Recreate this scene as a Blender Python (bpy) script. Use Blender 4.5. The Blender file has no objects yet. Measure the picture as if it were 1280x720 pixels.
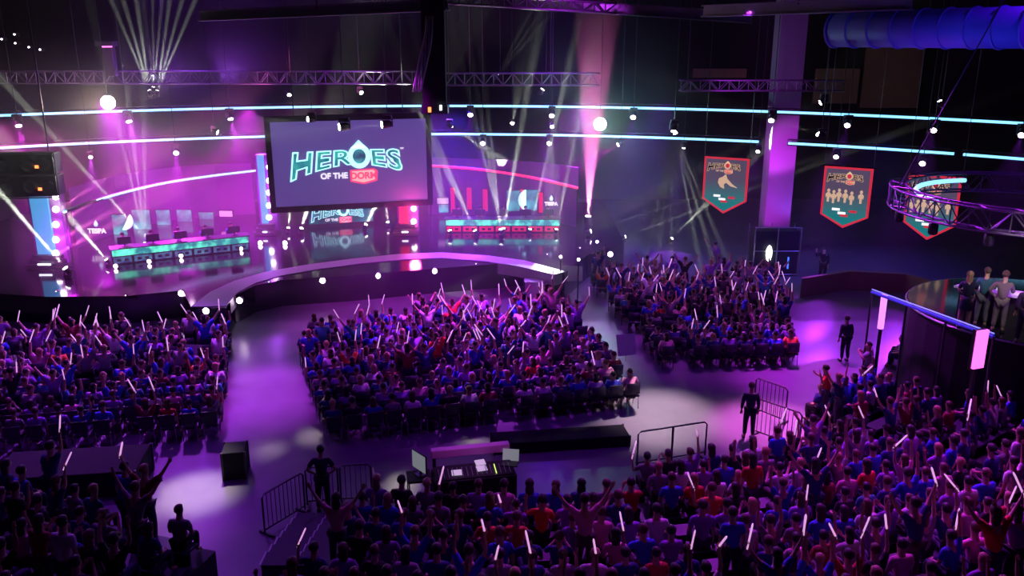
import bpy, math, random
import numpy as np
from mathutils import Vector, Matrix, Quaternion
R = math.radians
rnd = random.Random(7)
S = bpy.context.scene
COL = S.collection

# ------------------------------------------------------------------ camera
H, F, PITCH = 11.5, 1080.0, R(16.1)
cp, sp = math.cos(PITCH), math.sin(PITCH)
cam = bpy.data.objects.new('camera', bpy.data.cameras.new('camera')); COL.objects.link(cam)
cam.data.sensor_width = 36.0; cam.data.lens = 36.0 * F / 1280.0
cam.data.clip_end = 300
cam.location = (0, 0, H); cam.rotation_euler = (R(90) - PITCH, 0, 0)
S.camera = cam

def plane(px, py, z):
    """the point of the horizontal plane at height z seen at a pixel of the photograph"""
    u, v = (px - 640) / F, (py - 360) / F
    s = (H - z) / (sp + v * cp)
    return Vector((u * s, s * (cp - v * sp), z))
def at(px, py, d):
    """the point at forward distance d"""
    u, v = (px - 640) / F, (py - 360) / F
    s = d / (cp - v * sp)
    return Vector((u * s, d, H - s * (sp + v * cp)))
def proj(p):
    dz = H - p[2]; d = p[1] * cp + dz * sp
    if d < .1: return (-9999, -9999, d)
    return (640 + F * p[0] / d, 360 + F * (dz * cp - p[1] * sp) / d, d)

# ------------------------------------------------------------------ world, exposure
w = bpy.data.worlds.new('world'); S.world = w; w.use_nodes = True
w.node_tree.nodes['Background'].inputs[0].default_value = (.11, .01, .50, 1)
w.node_tree.nodes['Background'].inputs[1].default_value = .07
S.view_settings.view_transform = 'Standard'; S.view_settings.look = 'None'
S.view_settings.exposure = 0.0; S.view_settings.gamma = 1.0; S.view_settings.use_curve_mapping = False
S.cycles.use_denoising = True
S.cycles.volume_bounces = 0; S.cycles.volume_step_rate = 2.0; S.cycles.volume_max_steps = 128
S.cycles.max_bounces = 5; S.cycles.diffuse_bounces = 2; S.cycles.glossy_bounces = 3
S.cycles.sample_clamp_indirect = 3.0; S.cycles.sample_clamp_direct = 0.0
S.cycles.caustics_reflective = False; S.cycles.caustics_refractive = False
HAZE = 0.020

MAG = (.66, .02, .80); PUR = (.40, .03, 1.0); VIO = (.28, .08, 1.0); WHT = (.92, 1.0, .82); BLU = (.06, .08, 1.0); PNK = (1.0, .35, .75)
def wash(name, loc, target, col, energy, angle, blend=.6, size=.3, parent=None):
    L = bpy.data.lights.new(name, 'SPOT'); L.energy = energy; L.color = col
    L.spot_size = R(angle); L.spot_blend = blend; L.shadow_soft_size = size
    o = bpy.data.objects.new(name, L); COL.objects.link(o); o.location = loc
    o.rotation_euler = (Vector(target) - Vector(loc)).to_track_quat('-Z', 'Y').to_euler()
    if parent: o.parent = parent
    return o
# big washes hung from the roof grid, with added violet fill (x, y, z) -> target
WASHES = [
 # stage glow in the haze
 ((-21, 45, 8.5), (-16, 43, 0), MAG, 22000, 75), ((-14, 47.5, 8.5), (-15, 44, 0), MAG, 15000, 70),
 ((-27, 42, 7.5), (-18, 46, 2), (.9, .03, .6), 18000, 70),
 ((4, 47, 8.5), (0, 44, 0), (.6, .03, 1), 6500, 80), ((-4, 49, 8.5), (-6, 41, 0), (.4, .06, 1), 5000, 90),
 ((8, 46, 8.5), (6, 44, 0), (.22, .02, 1), 4000, 80), ((18, 42, 7.5), (18, 44, 0), (.07, .03, 1), 1200, 100), ((-20, 52, 9), (-18, 48, 12), (.35, .08, .9), 2500, 120),
 # crowd, lit from over the stage and from the roof
 ((-14, 34.4, 12.5), (-14, 27, 0), (.45, .05, 1), 14000, 60), ((0, 34.4, 12.5), (-1.5, 30, 0), (.52, .05, 1), 26000, 50),
 ((9, 34.4, 12.5), (8, 34, 0), (.55, .05, 1), 16000, 62),
 ((8.5, 31, 13), (13, 19.5, 1), (.55, .03, .95), 14000, 66), ((5, 26, 13.5), (6, 12, 3), (.55, .03, .95), 9000, 72), ((13, 21, 12.2), (12, 15, 2), (.6, .04, .8), 3500, 80),
 ((-12, 28, 13), (-12, 14, 2), (.3, .04, .9), 3500, 75), ((-16, 49, 9), (-14, 51, 14), (.35, .06, .9), 9000, 120), ((-3, 50, 8), (-4, 47, 3), (.06, .02, 1), 6000, 110),
 # small hard-edged patches of light on the floor
 ((-3, 33, 13), tuple(plane(592, 553, 0)), (1, .9, .6), 9000, 3.2), ((-5, 33, 13), tuple(plane(502, 607, 0)), (1, .9, .7), 12000, 3.2), ((-8, 34, 13), tuple(plane(392, 545, 0)), (1, .8, .75), 9000, 4), ((-9, 34, 13), tuple(plane(336, 562, 0)), (1, .8, .8), 7000, 3.5), ((2, 33, 13), tuple(plane(720, 545, 0)), (1, .9, .6), 5000, 3),
 # wide violet spots added under the roof as ambient fill, no fixtures
 ((-15, 24, 14.6), (-15, 24.1, 0), (.28, .01, 1), 1100, 160), ((2, 20, 14.6), (2, 20.1, 0), (.28, .01, 1), 900, 160), ((17, 26, 14.6), (17, 26.1, 0), (.22, .01, 1), 700, 160), ((2, 47, 14.6), (2, 47.1, 0), (.18, .01, 1), 1500, 160), ((-18, 47, 14.6), (-18, 47.1, 0), (.3, .01, 1), 1800, 160),
 # pools on the polished floor
 ((-9, 33, 12.5), (-8.4, 27, 0), (.55, .04, .95), 14000, 26), ((7, 33, 12.5), (4.6, 25.2, 0), (1, .70, .85), 19000, 18), ((11, 30, 12.5), (8.0, 24.4, 0), (1, .16, .85), 26000, 19), ((-9, 26, 12.5), (-8.3, 20.4, 0), (1, .85, .85), 14000, 11),
 ((11, 34.4, 12.5), (10.6, 28.6, 0), (.6, .03, .95), 17000, 28), ((-5, 34.4, 12), (-4, 35.5, 0), (.5, .01, .7), 16000, 62),
]
for i, (l, t, c, e, a) in enumerate(WASHES): wash('wash_light', l, t, c, e, a, .95)

# ------------------------------------------------------------------ helpers
class MB:
    def __init__(s): s.v = []; s.f = []; s.m = []
    def add(s, vs, fs, mi=0):
        n = len(s.v); s.v += [tuple(p) for p in vs]; s.f += [tuple(i + n for i in f) for f in fs]; s.m += [mi] * len(fs); return s
    def box(s, c, d, rot=None, mi=0):
        c = Vector(c); q = Matrix.Rotation(rot, 3, 'Z') if isinstance(rot, (int, float)) else (rot or Matrix.Identity(3))
        vs = [c + q @ Vector((x * d[0] / 2, y * d[1] / 2, z * d[2] / 2)) for x in (-1, 1) for y in (-1, 1) for z in (-1, 1)]
        return s.add(vs, [(0, 1, 3, 2), (4, 6, 7, 5), (0, 4, 5, 1), (2, 3, 7, 6), (0, 2, 6, 4), (1, 5, 7, 3)], mi)
    def tube(s, pts, r, n=6, mi=0, cap=True):
        pts = [Vector(p) for p in pts]; rs = r if isinstance(r, (list, tuple)) else [r] * len(pts); vs = []; fs = []
        for i, p in enumerate(pts):
            t = (pts[min(i + 1, len(pts) - 1)] - pts[max(i - 1, 0)]).normalized()
            up = Vector((0, 0, 1)) if abs(t.z) < .9 else Vector((1, 0, 0))
            a = t.cross(up).normalized(); b = a.cross(t)
            for k in range(n):
                an = 2 * math.pi * k / n; vs.append(p + rs[i] * (a * math.cos(an) + b * math.sin(an)))
        for i in range(len(pts) - 1):
            for k in range(n): fs.append((i * n + k, i * n + (k + 1) % n, (i + 1) * n + (k + 1) % n, (i + 1) * n + k))
        if cap: fs.append(tuple(range(n))[::-1]); fs.append(tuple((len(pts) - 1) * n + k for k in range(n)))
        return s.add(vs, fs, mi)
    def prism(s, poly, z0, z1, mi=0):
        n = len(poly); vs = [(x, y, z0) for x, y in poly] + [(x, y, z1) for x, y in poly]
        fs = [tuple(range(n))[::-1], tuple(range(n, 2 * n))] + [(i, (i + 1) % n, n + (i + 1) % n, n + i) for i in range(n)]
        return s.add(vs, fs, mi)
    def lathe(s, prof, n=12, M=None, mi=0):
        M = M or Matrix.Identity(4); vs = []; fs = []
        for r, z in prof:
            for k in range(n): an = 2 * math.pi * k / n; vs.append(M @ Vector((r * math.cos(an), r * math.sin(an), z)))
        m = len(prof)
        for i in range(m - 1):
            for k in range(n): fs.append((i * n + k, i * n + (k + 1) % n, (i + 1) * n + (k + 1) % n, (i + 1) * n + k))
        fs.append(tuple(range(n))[::-1]); fs.append(tuple((m - 1) * n + k for k in range(n)))
        return s.add(vs, fs, mi)
    def ball(s, c, r, n=10, mi=0, f=None):
        prof = []; c = Vector(c); r = Vector(r) if not isinstance(r, (int, float)) else Vector((r, r, r)); vs = []; fs = []; m = n // 2 + 1
        for i in range(m):
            th = math.pi * i / (m - 1) * .98 + .03
            for k in range(n):
                an = 2 * math.pi * k / n; d = Vector((math.sin(th) * math.cos(an), math.sin(th) * math.sin(an), math.cos(th)))
                if f: d = f(d)
                vs.append(c + Vector((d.x * r.x, d.y * r.y, d.z * r.z)))
        for i in range(m - 1):
            for k in range(n): fs.append((i * n + k, (i + 1) * n + k, (i + 1) * n + (k + 1) % n, i * n + (k + 1) % n))
        fs.append(tuple(range(n))); fs.append(tuple((m - 1) * n + k for k in range(n))[::-1])
        return s.add(vs, fs, mi)
    def mesh(s, name, mats, smooth=False):
        me = bpy.data.meshes.new(name); me.from_pydata(s.v, [], s.f)
        for m in (mats if isinstance(mats, (list, tuple)) else [mats]): me.materials.append(m)
        me.polygons.foreach_set('material_index', s.m)
        if smooth: me.polygons.foreach_set('use_smooth', [True] * len(s.f))
        me.update(); return me
    def build(s, name, mats, parent=None, smooth=False, bevel=0):
        o = bpy.data.objects.new(name, s.mesh(name, mats, smooth)); COL.objects.link(o)
        if parent: o.parent = parent
        if bevel:
            b = o.modifiers.new('bevel', 'BEVEL'); b.width = bevel; b.segments = 2
        return o
def tag(o, label=None, cat=None, group=None, kind=None):
    for k, x in (('label', label), ('category', cat), ('group', group), ('kind', kind)):
        if x: o[k] = x
    return o
def empty(name, loc=(0, 0, 0), rz=0, label=None, cat=None, group=None):
    o = bpy.data.objects.new(name, None); COL.objects.link(o); o.location = loc; o.rotation_euler = (0, 0, rz); o.empty_display_size = .2
    return tag(o, label, cat, group)
def mk(name, data, parent=None, M=None):
    o = bpy.data.objects.new(name, data); COL.objects.link(o)
    if parent: o.parent = parent
    if M is not None: o.matrix_local = M
    return o
def copy_tree(o, parent=None):
    c = o.copy(); COL.objects.link(c)
    if parent: c.parent = parent; c.matrix_parent_inverse = o.matrix_parent_inverse.copy()
    for ch in o.children: copy_tree(ch, c)
    return c

def mat(name, col, rough=.5, metal=0, emis=None, es=0, var=.15, scale=4.0, bump=0, objcol=False, attr=None, spec=None):
    m = bpy.data.materials.new(name); m.use_nodes = True; nt = m.node_tree; b = nt.nodes['Principled BSDF']
    b.inputs['Roughness'].default_value = rough; b.inputs['Metallic'].default_value = metal
    if spec is not None: b.inputs['Specular IOR Level'].default_value = spec
    tc = nt.nodes.new('ShaderNodeTexCoord'); no = nt.nodes.new('ShaderNodeTexNoise'); no.inputs['Scale'].default_value = scale
    nt.links.new(tc.outputs['Object'], no.inputs['Vector'])
    mx = nt.nodes.new('ShaderNodeMixRGB'); mx.blend_type = 'MULTIPLY'; mx.inputs[0].default_value = 1
    rp = nt.nodes.new('ShaderNodeMapRange'); rp.inputs[3].default_value = 1 - var; rp.inputs[4].default_value = 1 + var
    nt.links.new(no.outputs['Fac'], rp.inputs[0]); nt.links.new(rp.outputs[0], mx.inputs[2])
    if objcol: oi = nt.nodes.new('ShaderNodeObjectInfo'); nt.links.new(oi.outputs['Color'], mx.inputs[1])
    elif attr: at_ = nt.nodes.new('ShaderNodeAttribute'); at_.attribute_name = attr; nt.links.new(at_.outputs['Color'], mx.inputs[1])
    else: mx.inputs[1].default_value = (*col, 1)
    nt.links.new(mx.outputs[0], b.inputs['Base Color'])
    if bump:
        bp = nt.nodes.new('ShaderNodeBump'); bp.inputs['Strength'].default_value = bump; nt.links.new(no.outputs['Fac'], bp.inputs['Height']); nt.links.new(bp.outputs[0], b.inputs['Normal'])
    if emis is not None:
        b.inputs['Emission Color'].default_value = (*emis, 1); b.inputs['Emission Strength'].default_value = es
        m.cycles.emission_sampling = 'NONE'
    return m
def led(name, c1, c2, es, scale=3.0, stretch=(1, 1, 1)):
    """an LED panel showing a moving cloud of colour between c1 and c2"""
    m = mat(name, (.02, .02, .02), .4, emis=c1, es=es); nt = m.node_tree; b = nt.nodes['Principled BSDF']
    tc = nt.nodes.new('ShaderNodeTexCoord'); mp = nt.nodes.new('ShaderNodeMapping'); mp.inputs['Scale'].default_value = stretch
    no = nt.nodes.new('ShaderNodeTexNoise'); no.inputs['Scale'].default_value = scale; no.inputs['Detail'].default_value = 3
    cr = nt.nodes.new('ShaderNodeValToRGB'); cr.color_ramp.elements[0].color = (*c1, 1); cr.color_ramp.elements[1].color = (*c2, 1)
    cr.color_ramp.elements[0].position = .38; cr.color_ramp.elements[1].position = .66
    nt.links.new(tc.outputs['Object'], mp.inputs[0]); nt.links.new(mp.outputs[0], no.inputs['Vector'])
    nt.links.new(no.outputs['Fac'], cr.inputs[0]); nt.links.new(cr.outputs[0], b.inputs['Emission Color'])
    return m

M = {
 'floor': mat('polished_floor', (.24, .22, .26), .27, var=.25, scale=.6, spec=.6),
 'black': mat('black_paint', (.018, .017, .022), .45, var=.3), 'blackmatte': mat('black_drape', (.012, .011, .016), .9, var=.4, scale=1.5),
 'wall': mat('dark_wall', (.008, .006, .013), .9, var=.35, scale=.35), 'ceil': mat('dark_ceiling', (.02, .018, .026), .9, var=.3, scale=.4),
 'tan': mat('tan_wall_panel', (.22, .15, .10), .8, var=.2, scale=.7),
 'alu': mat('aluminium', (.42, .42, .45), .38, .8, var=.15), 'darkmetal': mat('dark_metal', (.06, .06, .07), .4, .6),
 'gloss': mat('gloss_stage_floor', (.015, .012, .02), .10, var=.3, scale=.5, spec=.9), 'strip': mat('stage_walkway', (.42, .38, .44), .45, var=.08, scale=.8),
 'led': mat('white_blue_led', (.8, .8, .8), .4, emis=(.20, .62, 1.0), es=1.9, var=.02), 'ledred': mat('red_led', (.5, .1, .1), .4, emis=(1, .01, .08), es=2.2),
 'lens': mat('lamp_lens', (.8, .8, .8), .2, emis=(1, .78, .95), es=14), 'lensw': mat('white_lamp_lens', (.8, .8, .8), .2, emis=(1, 1, .92), es=30),
 'warm': mat('flood_lens', (.8, .8, .8), .2, emis=(1, .86, .62), es=60),
 'tower': mat('tower_panel', (.05, .3, .4), .4, emis=(.05, .42, .62), es=.75, scale=3), 'towerred': mat('tower_red_panel', (.4, .03, .06), .4, emis=(.9, .02, .10), es=.8),
 'whiteled': mat('white_led', (.8, .8, .8), .3, emis=(.8, .85, 1), es=6), 'amber': mat('amber_led', (.5, .1, .02), .3, emis=(1, .22, .05), es=3),
 'magglow': mat('magenta_glow', (.5, .4, .5), .5, emis=(1, .12, .75), es=2.2), 'purplepanel': mat('purple_backdrop', (.20, .06, .26), .7, var=.2, scale=.6),
 'screen': mat('screen_purple', (.25, .22, .35), .5, emis=(.10, .065, .30), es=.7, var=.03), 'white': mat('white_card', (.75, .73, .75), .6, var=.06),
 'skin': mat('skin', (.55, .33, .24), .55, objcol=False, var=.1), 'cloth': mat('clothing', (1, 1, 1), .85, objcol=True, var=.12, scale=9, bump=.2),
 'hair': mat('hair', (1, 1, 1), .6, objcol=True, var=.25, scale=20), 'shoe': mat('shoe_leather', (.02, .02, .02), .5),
 'clothA': mat('crowd_clothing', (1, 1, 1), .85, attr='tint', var=.12, scale=9), 'hairA': mat('crowd_hair', (1, 1, 1), .6, attr='tint', var=.2, scale=9),
 'stick': mat('lit_stick', (.85, .8, .9), .3, emis=(1, .45, 1), es=.75), 'carpet': mat('dark_purple_carpet', (.12, .10, .13), .9, var=.3, scale=30),
 'trussm': mat('truss_metal', (.16, .13, .19), .45, .5, var=.1),
 'concrete': mat('riser_concrete', (.06, .055, .07), .8, var=.3, scale=2), 'seatp': mat('seat_plastic', (.03, .03, .05), .5),
 'blueduct': mat('blue_duct', (.10, .12, .5), .6, var=.3, scale=.4), 'goldlogo': mat('gold_logo', (.7, .5, .3), .5, emis=(1, .65, .42), es=.6),
 'logoline': mat('logo_outline', (.6, .9, .9), .4, emis=(.45, 1, .92), es=1.5), 'logofill': led('logo_fill', (.01, .10, .22), (.05, .55, .50), 1.0, 1.2),
 'logowhite': mat('logo_white', (.9, .9, .9), .4, emis=(1, .97, 1), es=1.1), 'logored': mat('logo_red', (.8, .1, .2), .4, emis=(1, .06, .16), es=1.1), 'logopale': mat('logo_pale_red', (.9, .5, .5), .4, emis=(1, .55, .52), es=.9),
 'redborder': mat('banner_border', (.7, .05, .08), .5, emis=(.95, .04, .08), es=.6), 'cyanpanel': led('deck_led', (.0, .16, .20), (.12, .95, .62), 1.6, 2.2),
 'deskbox': led('desk_box_led', (.03, .05, .22), (.08, .26, .42), .8, 3), 'tealpanel': led('backdrop_led', (.02, .05, .16), (.08, .60, .60), 1.0, 1.1),
 'moon': mat('crescent', (.6, .9, .9), .4, emis=(.45, .8, .95), es=1.2),
 'logoback': led('logo_screen', (.0, .02, .06), (.0, .30, .36), 1.0, .7),
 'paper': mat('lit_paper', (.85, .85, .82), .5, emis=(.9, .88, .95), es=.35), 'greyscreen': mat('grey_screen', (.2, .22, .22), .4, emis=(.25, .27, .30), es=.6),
 'yellowgreen': mat('meter_light', (.3, .5, .1), .4, emis=(.75, 1, .2), es=1.2),
}

# ------------------------------------------------------------------ shell
def struct(o): return tag(o, kind='structure')
struct(MB().box((0, 30, -.1), (80, 72, .2)).build('floor', M['floor']))
struct(MB().box((0, 30, 15.1), (80, 72, .2)).build('ceiling', M['ceil']))
struct(MB().box((0, 64, 7.5), (80, .4, 15)).build('wall_back', M['wall']))
struct(MB().box((-38, 30, 7.5), (.4, 68, 15)).build('wall_left', M['wall']))
struct(MB().box((38, 30, 7.5), (.4, 68, 15)).build('wall_right', M['wall']))
struct(MB().box((0, -4, 7.5), (76, .4, 15)).build('wall_front', M['wall']))

# ---- stage deck: front lip through the lamps along it
SZ = 1.2
def pl(px, py, z=SZ): return plane(px, py, z).xy
inner = [pl(283, 385), pl(292, 370), pl(318, 357), pl(352, 350), pl(440, 344.5), pl(540, 336), pl(655, 327), pl(706, 342)]
deck_front = [Vector((-30, 36.5)), pl(60, 371), pl(157, 370), pl(228, 363), pl(239, 384)] + inner + [pl(735, 318), pl(780, 304), Vector((6, 50))]
poly = [tuple(p) for p in deck_front] + [(6, 56), (-30, 56)]
stage = MB().prism(poly, 0.0, SZ, 0).build('stage_floor', [M['gloss']]); struct(stage)
# pale curved walkway laid on the deck
outer_c = [pl(239, 384), pl(262, 366), pl(292, 352), pl(330, 341), pl(380, 332), pl(440, 324), pl(500, 318), pl(552, 316), pl(610, 320), pl(655, 326), pl(707, 340)]
inner_c = [pl(283, 383), pl(296, 367), pl(320, 354), pl(352, 345), pl(398, 337), pl(450, 330), pl(505, 325), pl(552, 323), pl(605, 327), pl(645, 333), pl(693, 344)]
wk = MB(); n = len(outer_c)
wk.prism([tuple(p) for p in outer_c] + [tuple(p) for p in inner_c[::-1]], SZ - .5, SZ + .03)
tag(wk.build('stage_walkway', M['strip']), 'pale curved walkway sweeping across the glossy stage floor', 'walkway')

# ------------------------------------------------------------------ moving-head lamps
def head_protos():
    base = MB().box((0, 0, -.06), (.34, .26, .12)).mesh('lamp_base', M['black'])
    yk = MB(); yk.box((-.19, 0, -.26), (.04, .12, .32)); yk.box((.19, 0, -.26), (.04, .12, .32)); yk.box((0, 0, -.14), (.42, .14, .04))
    yoke = yk.mesh('yoke', M['darkmetal'])
    hd = MB().lathe([(.09, .16), (.13, .12), (.15, 0), (.15, -.16), (.13, -.2)], 12).mesh('lamp_head', M['black'], True)
    ln = lambda m, r, nm: MB().lathe([(r, -.2), (r, -.215), (r * .6, -.225)], 14).mesh(nm, m)
    return base, yoke, hd, {'p': ln(M['lens'], .125, 'lens'), 'w': ln(M['lensw'], .125, 'lens_white'), 'W': ln(M['warm'], .3, 'flood_lens')}
PB, PY, PH, PL = head_protos()
def lamp(loc, target, col, energy, angle, label, kind='p', scale=1.0, up=False, group=None, blend=.5, soft=.05):
    """a moving-head lamp; loc is where its lens sits"""
    loc = Vector(loc); d = (Vector(target) - loc).normalized()
    root = empty('moving_head_lamp', loc + Vector((0, 0, (-.32 if up else .32) * scale)), 0, label, 'stage lamp', group)
    root.scale = (scale,) * 3
    if up: root.rotation_euler = (math.pi, 0, 0)
    mk('base', PB, root); mk('yoke', PY, root)
    dl = Vector((d.x, -d.y, -d.z)) if up else d
    h = mk('lamp_head', PH, root); h.location = (0, 0, -.32); h.rotation_euler = dl.to_track_quat('-Z', 'Y').to_euler()
    mk('lens', PL[kind], h)
    if up and loc.z > 5:
        MB().tube([(0, 0, -.06), (.34, 0, -.06), (.34, 0, -(14.95 - root.location.z) / scale)], .018, 5).build('drop_pipe', M['black'], root)
    if not up:
        top = (14.95 - root.location.z) / scale
        MB().tube([(0, 0, 0), (0, 0, top)], .018, 5).build('drop_pipe', M['black'], root)
    if energy:
        fan = kind == 'w' and energy > 90000 and 3 < angle < 6
        for t_ in ((-R(5.5), 0, R(5.5)) if fan else (0,)):
            L = bpy.data.lights.new('beam', 'SPOT'); L.energy = energy * (1.3 if fan else 1); L.color = col; L.spot_size = R(2.6 if fan else angle); L.spot_blend = blend; L.shadow_soft_size = soft
            o = bpy.data.objects.new('beam', L); COL.objects.link(o); o.parent = h; o.location = (0, 0, -.26); o.rotation_euler = (t_ * .3, t_, 0)
    return root

# ---- curved LED trusses that ring the room
RC, RR = Vector((-3.9, 10.4)), 40.0
def ring_pt(px, py, z):
    """where the ray of a pixel meets the ring cylinder, at the truss's height"""
    u = (px - 640) / F; lo, hi = 10, 70
    v = (py - 360) / F
    for _ in range(50):
        m_ = (lo + hi) / 2; s = m_ / (cp - v * sp)
        if (Vector((u * s, m_)) - RC).length < RR: lo = m_
        else: hi = m_
    s = lo / (cp - v * sp); return Vector((u * s, lo, z))
def arc(px0, px1, z, n, r=RR, py=140):
    a, b = ring_pt(px0, py, z), ring_pt(px1, py, z)
    a0 = math.atan2(a.x - RC.x, a.y - RC.y); a1 = math.atan2(b.x - RC.x, b.y - RC.y)
    return [Vector((RC.x + r * math.sin(a0 + (a1 - a0) * i / n), RC.y + r * math.cos(a0 + (a1 - a0) * i / n), z)) for i in range(n + 1)]
def truss_mesh(path, hgt, dep, rad, bays=1):
    """box truss along path: four chords and zig-zag bracing"""
    mb = MB(); off = []
    for i, p in enumerate(path):
        t = (path[min(i + 1, len(path) - 1)] - path[max(i - 1, 0)]); t.z = 0
        nrm = Vector((-t.y, t.x, 0)).normalized(); off.append(nrm)
    ch = [[p + o * (a * dep / 2) + Vector((0, 0, b * hgt / 2)) for p, o in zip(path, off)] for a, b in ((-1, -1), (1, -1), (-1, 1), (1, 1))]
    for c in ch: mb.tube(c, rad, 5)
    br = MB()
    for i in range(len(path) - 1):
        k, j = (i, i + 1) if i % 2 == 0 else (i + 1, i)
        br.tube([ch[0][k], ch[2][j]], rad * .6, 4); br.tube([ch[1][k], ch[3][j]], rad * .6, 4)
        br.tube([ch[0][k], ch[1][j]], rad * .6, 4); br.tube([ch[2][k], ch[3][j]], rad * .6, 4)
        br.tube([ch[0][i], ch[2][i]], rad * .6, 4)
    return mb, br
def truss(name, path, hgt, dep, rad, label, material='darkmetal', cat='truss', group=None):
    c = path[len(path) // 2].copy(); path2 = [p - c for p in path]
    mb, br = truss_mesh(path2, hgt, dep, rad)
    root = empty(name, c, 0, label, cat, group)
    mb.build('chords', M[material], root, True); br.build('bracing', M[material], root)
    return root, c
ZU, ZL = 7.8, 6.2
def led_truss(px0, px1, z, label, n):
    p = arc(px0, px1, z, n)
    root, c = truss('curved_led_truss', [q + Vector((0, .25, .0)) for q in arc(px0, px1, z, n, RR + .28)], .3, .3, .02, label, 'darkmetal', group='curved lit trusses round the room')
    s = MB().tube([q - c for q in arc(px0, px1, z, n, RR - .02)], .068, 6).build('led_strip', M['led'], root, True)
    fs = MB(); fs.tube([q - c for q in arc(px0, px1, z, n, RR + .08)], .10, 6).build('strip_housing', M['black'], root, True)
    return root
led_truss(-60, 527, ZU, 'upper curved truss with blue white light strip, left of the dark mast', 60)
led_truss(557, 1340, ZU, 'upper curved truss with blue white light strip, right of the dark mast', 70)
led_truss(-60, 334, ZL, 'lower curved truss with light strip, left of the big screen', 40)
led_truss(537, 952, ZL, 'lower curved truss with light strip, between screen and purple pillar', 44)
led_truss(989, 1200, ZL, 'lower curved truss with light strip, right of the purple pillar', 26)
led_truss(1212, 1340, ZL, 'short lower curved truss with light strip at far right end', 14)

# lamps hung from the trusses
def on_ring(px, py, z, dr=-.3): 
    p = ring_pt(px, py, z); 
    q = RC + (p.xy - RC) * ((RR + dr) / RR)
    # height from the pixel at that distance
    a = at(px, py, q.y); return Vector((a.x, a.y, a.z))
UP = [(22, 152), (160, 147), (287, 144), (588, 140), (690, 141), (792, 143), (965, 147), (1060, 153), (1168, 159), (1278, 165)]
for i, (px, py) in enumerate(UP):
    nm = ['leftmost', 'second', 'third', 'fourth', 'fifth', 'sixth', 'seventh', 'eighth', 'ninth', 'rightmost'][i]
    p = on_ring(px, py, ZU); c, e = (MAG, 9000) if px < 320 else (PUR, 2500)
    tgt = Vector((p.x * .75 - .5, p.y - 9, 0)) if px > 300 else p + Vector((1.8, -2.5, -5))
    lamp(p, tgt, c, e, 30, f'pink lamp hanging under the upper light strip, {nm} from the left', scale=1.15, group='lamps under the upper light strip')
LO = [(113, 194), (220, 188), (604, 176), (687, 176), (776, 179), (855, 182), (948, 187), (1046, 193), (1154, 201)]
for i, (px, py) in enumerate(LO):
    nm = ['first', 'second', 'third', 'fourth', 'fifth', 'sixth', 'seventh', 'eighth', 'ninth'][i]
    p = on_ring(px, py, ZL); c, e = (MAG, 9000) if px < 320 else (PUR, 2500)
    if px == 776: tgt, c, e = at(730, 205, p.y - .5), MAG, 16000
    elif px == 855: tgt = p + Vector((-.5, -1, -4))
    else: tgt = Vector((p.x * .8 - 1, p.y - 8, 0))
    lamp(p, tgt, c, e, 24, f'pink lamp under the lower light strip, {nm} from the left', scale=[.8, 1.1, 1.1, 1.1, .9, .7, .8, 1, 1.1][i], group='lamps under the lower light strip')

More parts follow.
